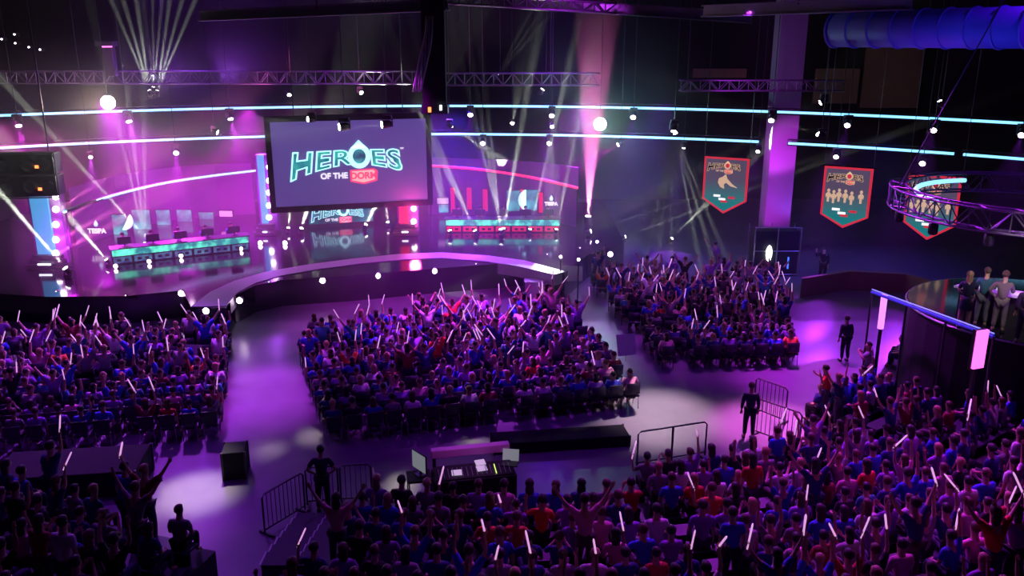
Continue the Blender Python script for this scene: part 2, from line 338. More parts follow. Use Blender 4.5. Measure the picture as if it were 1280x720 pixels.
# narrow white beams: (lens px, d), (aim px, d)
BEAMS = [
 ((85, 339), 39, (0, 240), 37.5, 15000, 3.0, 'white beam lamp shooting a thick beam up left beside the left stage tower', True, .9),
 ((188, 117), 46, (160, 20), 50, 14000, 5, 'lamp hanging from the left roof truss with pale beam rising leftward', True, .8),
 ((192, 112), 46, (190, -10), 48, 14000, 4, 'lamp behind the left roof truss with pale beam rising straight up', True, .6),
 ((196, 116), 46, (225, 10), 50, 14000, 5, 'lamp behind the left roof truss with pale beam rising rightward', True, .6),
 ((843, 159), 43, (836, 215), 42, 2200, 4, 'white lamp throwing a fan of thin beams straight down between pillar and flood', False, 1.1),
 ((843, 163), 43, (857, 210), 42, 1700, 3.5, 'lower white lamp in the downward fan left of the purple pillar', False, .8),
 ((1027, 169), 38, (985, 155), 38, 1400, 8, 'white lamp with beams fanning left, right of the purple pillar', False, .9),
 ((1030, 126), 39, (1004, 140), 39, 1000, 5, 'small white lamp above the upper light strip, right of the pillar', False, .9),
 ((1177, 130), 39, (1168, 112), 39, 600, 30, 'star bright white lamp above the upper strip at right', False, .9),
 ((563, 291), 45.6, (545, 215), 47, 2200, 4, 'floor lamp before the right desk, first from the left, beam rising leftward', True, .7),
 ((595, 291), 45.6, (563, 222), 47, 3000, 4, 'floor lamp before the right desk, second from the left, beam rising leftward', True, .7),
 ((627, 290), 45.6, (612, 205), 47, 3500, 4, 'floor lamp at the middle of the right desk, beam rising steeply', True, .8),
 ((629, 288), 45.6, (641, 220), 47, 3000, 4, 'floor lamp behind the middle lamp of the right desk, beam rising rightward', True, .6),
 ((662, 289), 45.6, (676, 230), 47, 1600, 4, 'floor lamp before the right desk, second from its right end', True, .6),
 ((695, 289), 45.6, (706, 235), 47, 1600, 4, 'floor lamp before the right end of the right desk', True, .6),
 ((360, 287), 47.5, (363, 262), 48, 1200, 12, 'leftmost floor lamp below the big screen, beam up', True, .6),
 ((376, 288), 47.5, (384, 262), 48, 2000, 14, 'second floor lamp below the big screen, wide beam up', True, .7),
 ((456, 283), 47.5, (468, 260), 48, 2000, 14, 'floor lamp right of the small logo screen, wide beam up', True, .7),
 ((485, 280), 47.5, (483, 262), 48, 1200, 12, 'floor lamp beside the red tower, beam up', True, .6),
 ((735, 290), 41, (880, 243), 41, 3500, 1.6, 'floor lamp at the stage right end with long thin beam to the pennant', True, .8),
 ((779, 297), 40, (850, 270), 40, 5000, 2.0, 'floor lamp with white beam, right of the stage end', True, .7),
 ((838, 300), 39, (854, 284), 39, 3000, 6, 'floor lamp with short white beam, left of the pillar foot', True, .7),
 ((135, 327), 37.5, (108, 296), 38, 2000, 8, 'floor lamp at the left end of the left desk, beam up left', True, .6),
 ((190, 306), 42, (150, 262), 43, 2500, 5, 'lamp behind the left desk with pale beam leaning left', True, .6),
 ((182, 306), 42, (174, 240), 43, 2500, 4, 'lamp behind the left desk with upright pale beam', True, .6),
 ((640, 156), 47, (643, 140), 46, 500, 12, 'small lamp between the light strips above the right booth', False, .8),
 ((690, 156), 47, (690, 176), 46, 500, 12, 'small lamp hanging below the fifth upper lamp', False, .8),
 ((562, 156), 46.5, (612, 190), 50, 2000, 6.5, 'white lamp between the strips throwing a beam down right', False, .9),
 ((361, 116), 48, (366, 140), 47, 500, 6, 'small lamp above the big screen on its left, beam down', False, .8),
 ((450, 114), 48, (463, 130), 47, 700, 6, 'small lamp above the big screen on its right, beam down', False, .8),
 ((676, 115), 47, (688, 98), 47, 500, 6, 'small white lamp on the middle roof truss, beam up', True, .8),
 ((620, 95), 50, (645, 60), 52, 4000, 5, 'lamp on the middle roof truss with faint beam rising right', True, .7),
 ((431, 158), 41.5, (400, 161), 41, 400, 14, 'white lamp hanging before the top middle of the big screen', False, 1.3),
 ((484, 155), 41.8, (458, 158), 41.4, 400, 14, 'white lamp hanging before the top right of the big screen', False, 1.3),
 ((390, 149), 41.8, (370, 150), 41.4, 300, 14, 'faint white lamp hanging before the top left of the big screen', False, 1.0),
 ((268, 164), 44, (283, 170), 44, 400, 8, 'small lamp between the light strips at left', False, .8),
]
for (a, da, b, db, e, ang, lab, up, sc) in BEAMS:
    pa = at(a[0], a[1], da)
    if up and a[1] > 250: pa = plane(a[0], a[1], (SZ if a[0] < 770 else 0) + .32 * sc)
    tg = at(b[0], b[1], pa.y - (1.3 if a[0] == 85 else .25) if (up and a[1] > 250) else db)
    lamp(pa, tg, WHT, e * (60 if e > 1500 else 25), ang, lab, 'w', sc, up)
# the two blinding floods
for (px, py, d, lab) in ((135, 128, 43, 'large warm flood lamp glaring under the left roof truss'), (750, 155, 47, 'large warm flood lamp glaring between the strips, right of the screen')):
    p = at(px, py, d); r = lamp(p, (0, 0, 9), (1, .8, .5), 120, 150, lab, 'W', 1.1)
    L = bpy.data.lights.new('flood_glow', 'POINT'); L.energy = 600 if px < 400 else 650; L.color = (1, .68, .62) if px < 400 else (.25, .75, .85); L.shadow_soft_size = .2
    o = bpy.data.objects.new('flood_glow', L); COL.objects.link(o); o.parent = r; o.location = (0, -.9, -.32)
lamp(plane(735, 276, SZ + .42), plane(735, 276, SZ + .42) + Vector((.1, 0, 5)), (1, .20, .60), 300000, 15, 'bright pink lamp blasting straight up at the stage right end', 'p', 1.3, True)
for (px, py, b) in ((84, 322, (150, 240)), (80, 300, (140, 215)), (76, 272, (110, 215))):
    pass

# ------------------------------------------------------------------ haze
hz = bpy.data.materials.new('stage_haze'); hz.use_nodes = True; nt = hz.node_tree
nt.nodes.remove(nt.nodes['Principled BSDF'])
vs = nt.nodes.new('ShaderNodeVolumeScatter'); vs.inputs['Density'].default_value = HAZE; vs.inputs['Anisotropy'].default_value = .2
nt.links.new(vs.outputs[0], nt.nodes['Material Output'].inputs['Volume'])
# the haze hangs thickest low over the left and middle of the stage and thins out upward and to the right
def N(t, **k):
    n_ = nt.nodes.new(t)
    for a_, b_ in k.items(): setattr(n_, a_, b_)
    return n_
geo = N('ShaderNodeNewGeometry'); sx = N('ShaderNodeSeparateXYZ'); nt.links.new(geo.outputs['Position'], sx.inputs[0])
def ramp(out, a0, a1, b0, b1):
    m_ = N('ShaderNodeMapRange', interpolation_type='SMOOTHSTEP'); nt.links.new(out, m_.inputs[0])
    for i_, v_ in zip((1, 2, 3, 4), (a0, a1, b0, b1)): m_.inputs[i_].default_value = v_
    return m_.outputs[0]
hx = ramp(sx.outputs['X'], 2, 12, 1.0, .33); hz_ = ramp(sx.outputs['Z'], 3.5, 8.6, 1.0, .04); no = N('ShaderNodeTexNoise'); no.inputs['Scale'].default_value = .22; no.inputs['Detail'].default_value = 2
nt.links.new(geo.outputs['Position'], no.inputs['Vector']); hn = ramp(no.outputs['Fac'], .3, .7, .6, 1.4)
def mul(a_, b_):
    m_ = N('ShaderNodeMath', operation='MULTIPLY'); nt.links.new(a_, m_.inputs[0])
    if isinstance(b_, float): m_.inputs[1].default_value = b_
    else: nt.links.new(b_, m_.inputs[1])
    return m_.outputs[0]
pl_ = mul(mul(ramp(sx.outputs['X'], -15, -7, 1.0, 0.0), ramp(sx.outputs['Z'], 6, 12.5, 1.0, .12)), .75)
ad = N('ShaderNodeMath', operation='MAXIMUM'); nt.links.new(mul(hx, hz_), ad.inputs[0]); nt.links.new(pl_, ad.inputs[1])
fp = at(750, 155, 47); di = N('ShaderNodeVectorMath', operation='DISTANCE'); nt.links.new(geo.outputs['Position'], di.inputs[0]); di.inputs[1].default_value = fp
ad2 = N('ShaderNodeMath', operation='MAXIMUM'); nt.links.new(ad.outputs[0], ad2.inputs[0]); nt.links.new(ramp(di.outputs['Value'], .5, 7.5, 1.0, 0.0), ad2.inputs[1])
nt.links.new(mul(mul(ad2.outputs[0], hn), HAZE), vs.inputs['Density'])
hb = MB().box((0, 49, 7.4), (74, 28.4, 14.8)).build('stage_haze', hz); tag(hb, 'thin haze hanging over the stage', 'haze', kind='stuff')

# ------------------------------------------------------------------ lettering and logo
def text_mesh(name, body, size, material, parent, M4, offset=0, extrude=.01, warp=None, align='CENTER', shear=0, spacing=1):
    c = bpy.data.curves.new(name, 'FONT'); c.body = body; c.size = size; c.offset = offset; c.extrude = extrude; c.align_x = align; c.align_y = 'CENTER'; c.shear = shear; c.space_character = spacing
    t = bpy.data.objects.new('t', c); COL.objects.link(t)
    me = bpy.data.meshes.new_from_object(t.evaluated_get(bpy.context.evaluated_depsgraph_get())); bpy.data.objects.remove(t)
    if warp:
        for v in me.vertices: v.co.x, v.co.y = warp(v.co.x, v.co.y)
    me.materials.clear(); me.materials.append(material)
    return mk(name, me, parent, M4)
FACE = Matrix.Rotation(R(90), 4, 'X')   # lettering plane turned upright, facing -Y
def logo(parent, width, centre, yface, gold=False):
    """arched HEROES over OF THE and a shield with DORM; width in metres"""
    s = width / 2.0; T = lambda dy, z: Matrix.Translation(Vector((centre[0], yface - dy, centre[1]))) @ FACE
    k = 2.0 / 3.05
    def warp(x, y):
        X = x * k; y = y * 1.0
        a = abs(X)
        yy = y * (0.86 + .30 * a * a) - .10 * a * a + .06 * (1 - a)
        if y < 0: yy -= .16 * a * a
        return X * s * 1.10 - y * .10 * X * s, yy * s * .54
    line, fill, wh = (M['goldlogo'],) * 3 if gold else (M['logoline'], M['logofill'], M['logowhite'])
    for body, xo in (('HER', -1.0), ('ES', .98)):
        wp_ = lambda x, y: warp(x * 1.02 + xo, y)
        text_mesh('logo_outline', body, .92, line, parent, T(.01, 0), .05, .002, wp_, spacing=1.12)
        text_mesh('logo_letters', body, .92, M['wall'] if gold else fill, parent, T(.025, 0), .004, .002, wp_, spacing=1.12)
    # round emblem over the O
    e = MB(); ring = []
    for i in range(24):
        an = 2 * math.pi * i / 24; ring.append((math.cos(an) * .25 * s + .12 * s, math.sin(an) * .27 * s + .06 * s))
    e.prism(ring, .026, .030, 0)
    e.prism([((x - .12 * s) * .58 + .12 * s, (y - .06 * s) * .6 + .06 * s) for x, y in ring], .030, .034, 1)
    pk = [(-.06 * s, .24 * s), (.12 * s, .42 * s), (.30 * s, .24 * s)]; e.prism(pk, .02, .03, 0)
    o = e.build('emblem', [M['goldlogo'] if gold else M['logoline'], M['redborder'] if gold else M['tealpanel']], parent); o.matrix_local = Matrix.Translation(Vector((centre[0], yface, centre[1]))) @ FACE
    text_mesh('tagline', 'OF THE', .175 * s, wh, parent, Matrix.Translation(Vector((centre[0] - .45 * s, yface - .02, centre[1] - .36 * s))) @ FACE, .006 * s, .002)
    b = MB(); q = lambda a, b_: (a * s, b_ * s)
    b.prism([q(-.10, -.24), q(.44, -.22), q(.52, -.28), q(.50, -.50), q(.2, -.57), q(-.10, -.50)], .004, .012, 0)
    b.prism([q(-.06, -.27), q(.42, -.25), q(.47, -.30), q(.45, -.47), q(.2, -.53), q(-.06, -.47)], .012, .018, 1)
    o = b.build('dorm_shield', [M['goldlogo'] if gold else M['logored'], M['redborder'] if gold else M['logopale']], parent); o.matrix_local = Matrix.Translation(Vector((centre[0], yface, centre[1]))) @ FACE
    text_mesh('dorm_letters', 'DORM', .2 * s, M['goldlogo'] if gold else M['logored'], parent, Matrix.Translation(Vector((centre[0] + .2 * s, yface - .03, centre[1] - .38 * s))) @ FACE, .008 * s, .002)

def facing(pa, pb):
    """empty frame: origin between two floor points, local x from a to b"""
    c = (pa + pb) / 2; d = pb - pa; return c, math.atan2(d.y, d.x), Vector((d.x, d.y)).length

# big hanging screen
a, b = at(341, 204, 43.2), at(533, 199, 45.4); c, rz, wd = facing(a, b)
scr = empty('projection_screen', (c.x, c.y, 5.42), rz, 'large hanging projection screen with purple picture and game event logo', 'screen')
MB().box((0, 0, 0), (wd, .08, 4.25)).build('display', M['screen'], scr)
fr = MB()
for q in (-1, 1): fr.box((q * (wd / 2 + .14), .02, 0), (.28, .2, 4.75)); fr.box((0, .02, q * 2.27), (wd + .5, .2, .3))
fr.build('screen_frame', M['black'], scr)
for q in (-1, 1): MB().tube([(q * wd * .35, 0, 2.4), (q * wd * .35, 0, 9.5)], .03, 6).build('hanging_cable', M['black'], scr)
logo(scr, 4.6, (.12, .16), -.06)
text_mesh('trademark', 'TM', .14, M['logowhite'], scr, Matrix.Translation((2.6, -.07, .62)) @ FACE)
# small screen upstage with the same logo
a, b = at(386, 275, 48), at(466, 274, 49); c, rz, wd = facing(a, b)
s2 = empty('stage_screen', (c.x, c.y, SZ), rz, 'smaller screen on stage under the big one, glowing teal with same logo', 'screen')
MB().box((0, 0, 1.0), (wd, .1, 1.75)).build('display', M['logoback'], s2)
MB().box((0, .06, .1), (wd + .1, .4, .2)).build('plinth', M['black'], s2)
logo(s2, 2.4, (0, .82), -.06)

# ------------------------------------------------------------------ stage towers
def tower(px0, px1, ytop, d, label, pm, lamps, lampx, side=1):
    a, b = at(px0, ytop, d), at(px1, ytop, d); z1 = a.z; wdt = (b - a).length
    t = empty('stage_tower', ((a.x + b.x) / 2, d, SZ), 0, label, 'tower'); h = z1 - SZ
    MB().box((0, 0, h / 2 + .25), (wdt, .5, h - .5)).build('light_panel', M[pm], t, bevel=.02)
    g = MB(); g.box((side * (wdt / 2 + .28), .02, h / 2), (.5, .45, h)); g.box((-side * (wdt / 2 + .05), .05, h / 2), (.1, .55, h)); g.box((0, .3, h / 2), (wdt, .1, h)); g.build('frame', M['purplepanel'], t)
    st = MB()
    for i in range(3): st.box((.1, -.25, .12 + .2 * i), (wdt + .9 - .2 * i, 1.0 - .2 * i, .18))
    st.build('plinth', M['magglow' if pm == 'towerred' else 'darkmetal'] if False else M['darkmetal'], t)
    MB().box((.1, -.77, .25), (wdt * .7, .03, .06)).build('light_line', M['whiteled'], t)
    for y in lamps:
        p = at(lampx, y, d - .3)
        k = MB().ball((p.x - t.location.x, -.24, p.z - SZ), .15, 10).build('bulb', M['lens'], t, True)
    return t
tower(38, 61, 236, 39.5, 'turquoise lit stage tower with round bulbs at far left of stage', 'tower', (246, 262, 281, 300, 317), 69)
tower(322, 330, 193, 46.5, 'narrow turquoise stage tower with bulbs, left of the big screen', 'tower', (209, 226, 241, 257, 272, 288), 336)
tower(498, 509, 215, 46.5, 'red lit stage tower with bulbs under the right corner of big screen', 'towerred', (261, 277), 517)
for (px, y, d, c_) in ((80, 300, 39.3, MAG), (336, 240, 46, PUR), (517, 268, 46, (1, .05, .3))):
    p = at(px, y, d - 1.2); L = bpy.data.lights.new('bulb_light', 'POINT'); L.color = c_; L.energy = 350; L.shadow_soft_size = .3
    o = bpy.data.objects.new('bulb_light', L); COL.objects.link(o); o.location = p
# haze rays from the left tower's bulbs
for (y, tx, ty) in ((262, 160, 205), (281, 130, 240), (300, 145, 262), (317, 150, 275)):
    wash('tower_beam', at(72, y, 39.0), at(tx, ty, 40.5), (1, .16, .6), 60000, 9, .5, .06)

# ------------------------------------------------------------------ player booths
def wall_strip(name, pts, z0, z1, th, m, **kw):
    mb = MB(); n = len(pts); P = [Vector((p[0], p[1])) for p in pts]
    fr = [(p.x, p.y) for p in P]; bk = [(p.x, p.y + th) for p in P]
    mb.prism(fr + bk[::-1], z0, z1); return tag(mb.build(name, m), **kw)
lw = [at(x, 280, d) for x, d in ((92, 43), (120, 45), (150, 47), (190, 49), (230, 50.5), (275, 51.5), (320, 52))]
wall_strip('booth_backdrop', lw, SZ, 4.3, .15, M['purplepanel'], label='curved purple backdrop wall behind the left players desk', cat='backdrop')
rw = [at(x, 260, d) for x, d in ((535, 52), (580, 51.8), (620, 51.3), (660, 50.5), (700, 49.2), (722, 48))]
wall_strip('booth_backdrop', rw, SZ, 4.6, .15, M['purplepanel'], label='curved purple backdrop wall behind the right players desk', cat='backdrop')
def header(pts, m, label):
    P = [at(*p) for p in pts]; c = P[0].copy()
    sm = []
    for i in range(len(P) - 1):
        p0, p1, p2, p3 = P[max(i - 1, 0)], P[i], P[i + 1], P[min(i + 2, len(P) - 1)]
        for k in range(8):
            t = k / 8; sm.append(.5 * ((2 * p1) + (p2 - p0) * t + (2 * p0 - 5 * p1 + 4 * p2 - p3) * t * t + (3 * p1 - p0 - 3 * p2 + p3) * t ** 3))
    sm.append(P[-1])
    r = empty('booth_header', c, 0, label, 'stage arch')
    MB().tube([p - c + Vector((0, .14, 0)) for p in sm], .09, 6).build('pipe', M['darkmetal'], r, True)
    MB().tube([p - c for p in sm], .065, 6).build('light_strip', m, r, True)
    for i in (0, -1): MB().tube([sm[i] - c + Vector((0, .14, 0)), Vector((sm[i].x, sm[i].y + .14, SZ)) - c], .05, 6).build('post', M['darkmetal'], r)
header([(80, 265, 38.5), (135, 246, 41.8), (200, 230, 45.3), (260, 220.5, 48), (322, 213, 50)], M['led'], 'arched blue white light strip over the left players booth')
header([(537, 207, 49.5), (600, 212, 49), (660, 221, 48), (722, 235, 46.5)], M['ledred'], 'arched red light strip over the right players booth')
def flat(name, px0, py0, px1, py1, d, m, label, cat, th=.06):
    a, b = at(px0, (py0 + py1) / 2, d), at(px1, (py0 + py1) / 2, d); z1, z0 = at(px0, py0, d).z, at(px0, py1, d).z
    r = empty(name, ((a.x + b.x) / 2, d, (z0 + z1) / 2), 0, label, cat)
    MB().box((0, 0, 0), (b.x - a.x, th, z1 - z0)).build('display', m, r)
    f = MB(); w_, h_ = (b.x - a.x) / 2, (z1 - z0) / 2
    for q in (-1, 1): f.box((q * w_, .01, 0), (.04, th + .04, 2 * h_ + .04)); f.box((0, .01, q * h_), (2 * w_ + .04, th + .04, .04))
    f.build('bezel', M['black'], r)
    return r
def bdist(pts, px):   # distance of the backdrop at a pixel column
    for p, q in zip(pts[:-1], pts[1:]):
        x0, x1 = proj(p)[0], proj(q)[0]
        if x0 <= px <= x1: return p.y + (q.y - p.y) * (px - x0) / (x1 - x0) - .2
    return pts[-1].y - .3
for (x0, y0, x1, y1, m, lab) in ((141, 268, 159, 298, 'tealpanel', 'teal picture panel with crescent moon, leftmost of the left booth'), (166, 262, 189, 292, 'tealpanel', 'dim teal panel second from left in the left booth'),
        (196, 262, 214, 292, 'tealpanel', 'teal panel with curved highlight, third in the left booth'), (222, 262, 241, 293, 'tealpanel', 'brightest teal panel of the left booth'), (249, 265, 268, 290, 'tealpanel', 'pale teal panel nearest the white monitor, left booth')):
    flat('backdrop_panel', x0, y0, x1, y1, bdist(lw, (x0 + x1) / 2) - .5, M[m], lab, 'light panel')
for (x0, y0, x1, y1, m, lab) in ((633, 238, 650, 264, 'tealpanel', 'teal picture panel left of the crescent in the right booth'), (655, 237, 672, 263, 'tealpanel', 'teal picture panel with a crescent in the right booth'), (548, 250, 561, 266, 'tealpanel', 'teal panel under the white monitor at left of right booth'),
        (563, 234, 569, 266, 'towerred', 'narrow red light column, leftmost in the right booth'), (583, 234, 590, 262, 'towerred', 'narrow red light column, second in the right booth'), (603, 236, 610, 264, 'towerred', 'narrow red light column, third in the right booth'), (650, 236, 655, 264, 'towerred', 'narrow red light column, between the two teal panels'), (673, 240, 679, 266, 'towerred', 'narrow red light column, beside the white lettering')):
    flat('backdrop_panel', x0, y0, x1, y1, bdist(rw, (x0 + x1) / 2) - .5, M[m], lab, 'light panel')
flat('wall_monitor', 274, 263, 291, 271, 49, M['paper'], 'small white lit monitor on the left booth backdrop', 'monitor')
flat('wall_monitor', 546, 247, 561, 255, 49.5, M['paper'], 'small white lit monitor at left of the right booth', 'monitor')
def crescent(px, py, d, r, rot, label):
    p = at(px, py, d); pts = []
    for i in range(17): an = R(-75 + 150 * i / 16); pts.append((r * math.cos(an), r * math.sin(an)))
    for i in range(17): an = R(75 - 150 * i / 16); pts.append((r * (.25 + .52 * math.cos(an)), r * .98 * math.sin(an)))
    o = MB().prism(pts, 0, .03).build('crescent_moon', M['moon']); o.matrix_world = Matrix.Translation(p) @ FACE @ Matrix.Rotation(rot, 4, 'Z')
    tag(o, label, 'stage decoration')
crescent(155, 276, 45.8, .5, R(-30), 'glowing crescent shape on the leftmost panel of the left booth')
crescent(661, 250, 49.4, .62, R(180), 'glowing crescent moon in the right booth beside the lettering')
def tespa(px, py, d, size, label):
    p = at(px, py, d); r = empty('wall_lettering', p, 0, label, 'sign')
    text_mesh('letters', 'TESPA', size, M['logowhite'], r, FACE, .012, .01)
    dr = MB().lathe([(.0, .28), (.05, .2), (.11, .08), (.12, 0), (.08, -.09), (.0, -.12)], 12, Matrix.Translation((0, 0, size * .95 + .02)) @ Matrix.Scale(.85, 4)).build('drop_icon', M['moon'], r, True)
tespa(121, 289, bdist(lw, 121) - 1.1, .34, 'white TESPA lettering with blue drop on the left booth wall')
tespa(689, 255, bdist(rw, 689) - .9, .27, 'white TESPA lettering with blue drop on the right booth wall')

def desk(A, B, label, boxm, nbox, team):
    c, rz, wd = facing(A, B)
    r = empty('players_desk', (c.x, c.y + .3, SZ), rz, label, 'desk')
    g = MB(); g.box((0, .05, .36), (wd, .5, .72)); g.build('body', M['black'], r)
    MB().box((0, .1, .745), (wd + .1, .85, .05)).build('desk_top', M['darkmetal'], r, bevel=.01)
    MB().box((0, -.225, .55), (wd - .06, .05, .30)).build('led_front', M['cyanpanel'], r)
    bw = wd / nbox
    for i in range(nbox):
        x = -wd / 2 + bw * (i + .5); bx = MB().box((x, -.23, .2), (bw * .86, .05, .27)).build('front_box', M[boxm], r)
        MB().box((x - bw * .18, -.27, .2), (bw * .2, .03, .12)).box((x + bw * .18, -.27, .2), (bw * .2, .03, .12)).build('inlay', M['black'], bx)
    T = Matrix.Translation((c.x, c.y + .3, SZ)) @ Matrix.Rotation(rz, 4, 'Z')
    for i in range(5):
        x = -wd / 2 + wd / 5 * (i + .5); m = empty('computer_monitor', T @ Vector((x, .1, .77)), rz + R(4 * (i - 2)), f'black monitor on the {team} desk, {ORD[i]} from the left', 'monitor', f'monitors on the {team} desk')
        MB().box((0, 0, .30), (.6, .04, .34)).build('screen_back', M['darkmetal'], m, bevel=.01); MB().box((0, .02, .08), (.05, .04, .16)).build('stand', M['black'], m); MB().box((0, .03, .01), (.26, .2, .02)).build('base', M['black'], m)
    return T, wd
ORD = ['first', 'second', 'third', 'fourth', 'fifth', 'sixth', 'seventh', 'eighth', 'ninth', 'tenth', 'eleventh', 'twelfth', 'thirteenth', 'fourteenth', 'fifteenth', 'sixteenth', 'seventeenth', 'eighteenth', 'nineteenth',
  'twentieth'] + ['twenty-' + k for k in ('first', 'second', 'third', 'fourth', 'fifth', 'sixth', 'seventh', 'eighth', 'ninth')] + ['thirtieth'] + ['thirty-' + k for k in ('first', 'second', 'third', 'fourth', 'fifth', 'sixth', 'seventh', 'eighth', 'ninth')] + ['fortieth'] + ['forty-' + k for k in ('first', 'second', 'third', 'fourth', 'fifth', 'sixth', 'seventh', 'eighth', 'ninth')]
TL, WL = desk(plane(137, 332, SZ), plane(309, 313, SZ), 'long players desk with teal light front in the left booth', 'deskbox', 7, 'left players')
TR, WR = desk(plane(557, 291, SZ), plane(700, 291, SZ), 'long players desk with teal light front in the right booth', 'towerred', 7, 'right players')

# round footlights along the stage lip and the desk fronts
def footlight(px, py, z, label, r=.13, col=PNK, e=0):
    p = plane(px, py, z); o = empty('footlight', p + Vector((0, .05, 0)), 0, label, 'stage lamp', 'round footlights along the stage')
    MB().lathe([(r * 1.15, 0), (r * 1.15, .16), (r * .6, .22)], 12, Matrix.Rotation(R(-90), 4, 'X')).build('housing', M['black'], o, True)
    MB().ball((0, -.02, 0), (r, r * .5, r), 10).build('lens', M['lens'], o, True)
LIP = [(70, 368), (157, 373), (226, 367), (257, 389), (299, 376), (336, 356), (403, 351), (472, 345), (543, 339), (595, 333), (655, 331), (697, 345), (684, 321), (725, 313), (763, 318)]
for i, (x, y) in enumerate(LIP): footlight(x, y, SZ - .12, f'round footlight on the dark stage front, {ORD[i]} from the left')
for i, (x, y) in enumerate([(144, 333), (186, 327), (226, 320), (265, 314), (301, 311)]): footlight(x, y, SZ + .12, f'small round light before the left players desk, {ORD[i]} from left', .1)
footlight(325, 304, SZ + .1, 'tilted floor light left of the big screen, below the narrow tower', .12)
footlight(356, 304, SZ + .1, 'tilted floor light on the stage below the screen, left side', .12)

# hanging speaker cluster at far left
p = at(34, 217, 37); z1, z0 = at(34, 190, 37).z, at(34, 245, 37).z
pa = empty('speaker_cluster', (p.x, p.y, (z0 + z1) / 2), R(8), 'black hanging speaker cluster with orange lights, over the left tower', 'speaker')
for k in (0, 1):
    zc = (z1 - z0) * (.25 - .5 * k); o = MB().box((0, 0, zc), (2.6, 1.0, (z1 - z0) * .46)).build('speaker_box', M['black'], pa, bevel=.04)
    for x in (-.75, .25, .9): MB().lathe([(.3, 0), (.26, -.03), (.12, .02)], 14, Matrix.Translation((x, -.51, zc)) @ Matrix.Rotation(R(90), 4, 'X')).build('cone', M['darkmetal'], o, True)
    MB().box((.62, -.52, zc - .1), (.14, .04, .12)).build('status_light', M['amber'], o)
fr = MB(); hh = (z1 - z0) / 2
for q in (-1, 1): fr.tube([(q * 1.35, -.5, -hh), (q * 1.35, -.5, hh)], .03); fr.tube([(-1.35, -.5, q * hh), (1.35, -.5, q * hh)], .03); fr.tube([(q * 1.0, 0, hh), (q * 1.0, 0, 14.9 - (z0 + z1) / 2)], .03)
fr.build('rigging_frame', M['darkmetal'], pa)

# purple pillar with its dark foot
px_ = at(972, 250, 47.6)
pil = MB().box((px_.x, 47.9, 7.5), (1.4, 1.2, 15)).build('pillar', mat('pillar_paint', (.22, .19, .24), .45, var=.15, scale=1)); struct(pil)
pb = plane(968, 345, 0); ft = empty('pillar_foot_scaffold', (pb.x, pb.y + .5, 0), 0, 'dark equipment scaffold with blue and white lights at the foot of the pillar', 'scaffold')
MB().box((0, 0, 1.15), (2.2, 1.0, 2.3)).build('drape', M['blackmatte'], ft, bevel=.03)
g = MB()
for x in (-1.15, 0, 1.15):
    for y in (-.56, .56): g.tube([(x, y, 0), (x, y, 2.5)], .03)
for z in (.1, 1.3, 2.5): g.tube([(-1.15, -.56, z), (1.15, -.56, z)], .025)
g.build('frame', M['alu'], ft); MB().ball((-.4, -.6, 1.2), (.16, .08, .42), 10).build('white_light', M['whiteled'], ft, True)
MB().box((.6, -.58, .7), (.06, .04, .6)).build('blue_light', mat('blue_led', (.1, .1, .4), .4, emis=(.05, .15, 1), es=2.0), ft)
wash('pillar_light', (px_.x - 2.0, 44.5, 4.0), (px_.x, 47.6, 5.8), (.75, .04, 1), 2000, 44)
wash('pillar_light', (px_.x - 2.6, 44.0, 1.2), (px_.x, 47.6, 3.2), (.7, .04, 1), 1500, 50)
wash('pillar_light', (px_.x + 2, 38.5, 4.5), (pb.x, pb.y, 1.2), (.08, .06, 1), 900, 50)
wash('pillar_light', (px_.x + 1.5, 45.5, 1.0), (px_.x, 47.6, 4.5), (.2, .08, 1), 500, 60)

# ------------------------------------------------------------------ roof rigging
truss('roof_truss', [at(x, 97, 46 + (x > 300) * .0) for x in range(-60, 531, 12)], .62, .5, .04, 'straight dark roof truss with purple sheen, left of the mast', 'trussm', group='straight roof trusses')
truss('roof_truss', [at(x, 99, 47) for x in range(557, 752, 12)], .6, .5, .04, 'short straight roof truss, right of the mast', 'trussm', group='straight roof trusses')
truss('roof_truss', [at(x, 107, 44) for x in range(850, 1060, 12)], .5, .5, .035, 'short roof truss with bright flecks behind the pillar', 'trussm', group='straight roof trusses')
truss('roof_truss', [at(x, -2 + (x - 560) * .06, 38) for x in range(560, 780, 14)], .4, .5, .05, 'highest roof truss at the top edge, slanting, purple lit', 'trussm', group='straight roof trusses')
for (x, y, d, tx, ty, e) in ((150, 75, 43.5, 150, 97, 300), (430, 70, 43.5, 430, 97, 400), (700, 85, 44, 690, 99, 250), (930, 90, 42, 930, 107, 300), (700, 20, 36, 690, 5, 250)):
    wash('truss_light', at(x, y, d), at(tx, ty, 46), (.6, .04, 1), e, 120)
m0, m1 = at(541, 0, 36), at(541, 133, 36)
mast = empty('hanging_mast', (m0.x, 36, m1.z), 0, 'dark vertical mast hanging from the roof, above the right corner of screen', 'mast')
MB().box((0, 0, (14.95 - m1.z) / 2), (.92, .7, 14.95 - m1.z)).build('column', M['blackmatte'], mast)
MB().box((0, 0, -.12), (1.05, .8, .3)).build('foot_box', M['black'], mast); MB().box((-.2, -.42, -.1), (.12, .06, .2)).build('warm_light', M['amber'], mast); MB().box((.25, -.42, -.02), (.08, .06, .2)).build('white_light', M['whiteled'], mast)
cb = MB(); 
for k in range(7):
    pts = [at(537 - (t * 14) + math.sin(t * 5 + k) * 2.5 + (k - 3) * 1.4, 20 + t * 95, 35.2) - Vector((m0.x, 36, m1.z)) for t in [i / 9 for i in range(10)]]
    cb.tube(pts, .035, 5)
cb.build('cable_bundle', M['alu'], mast, True)
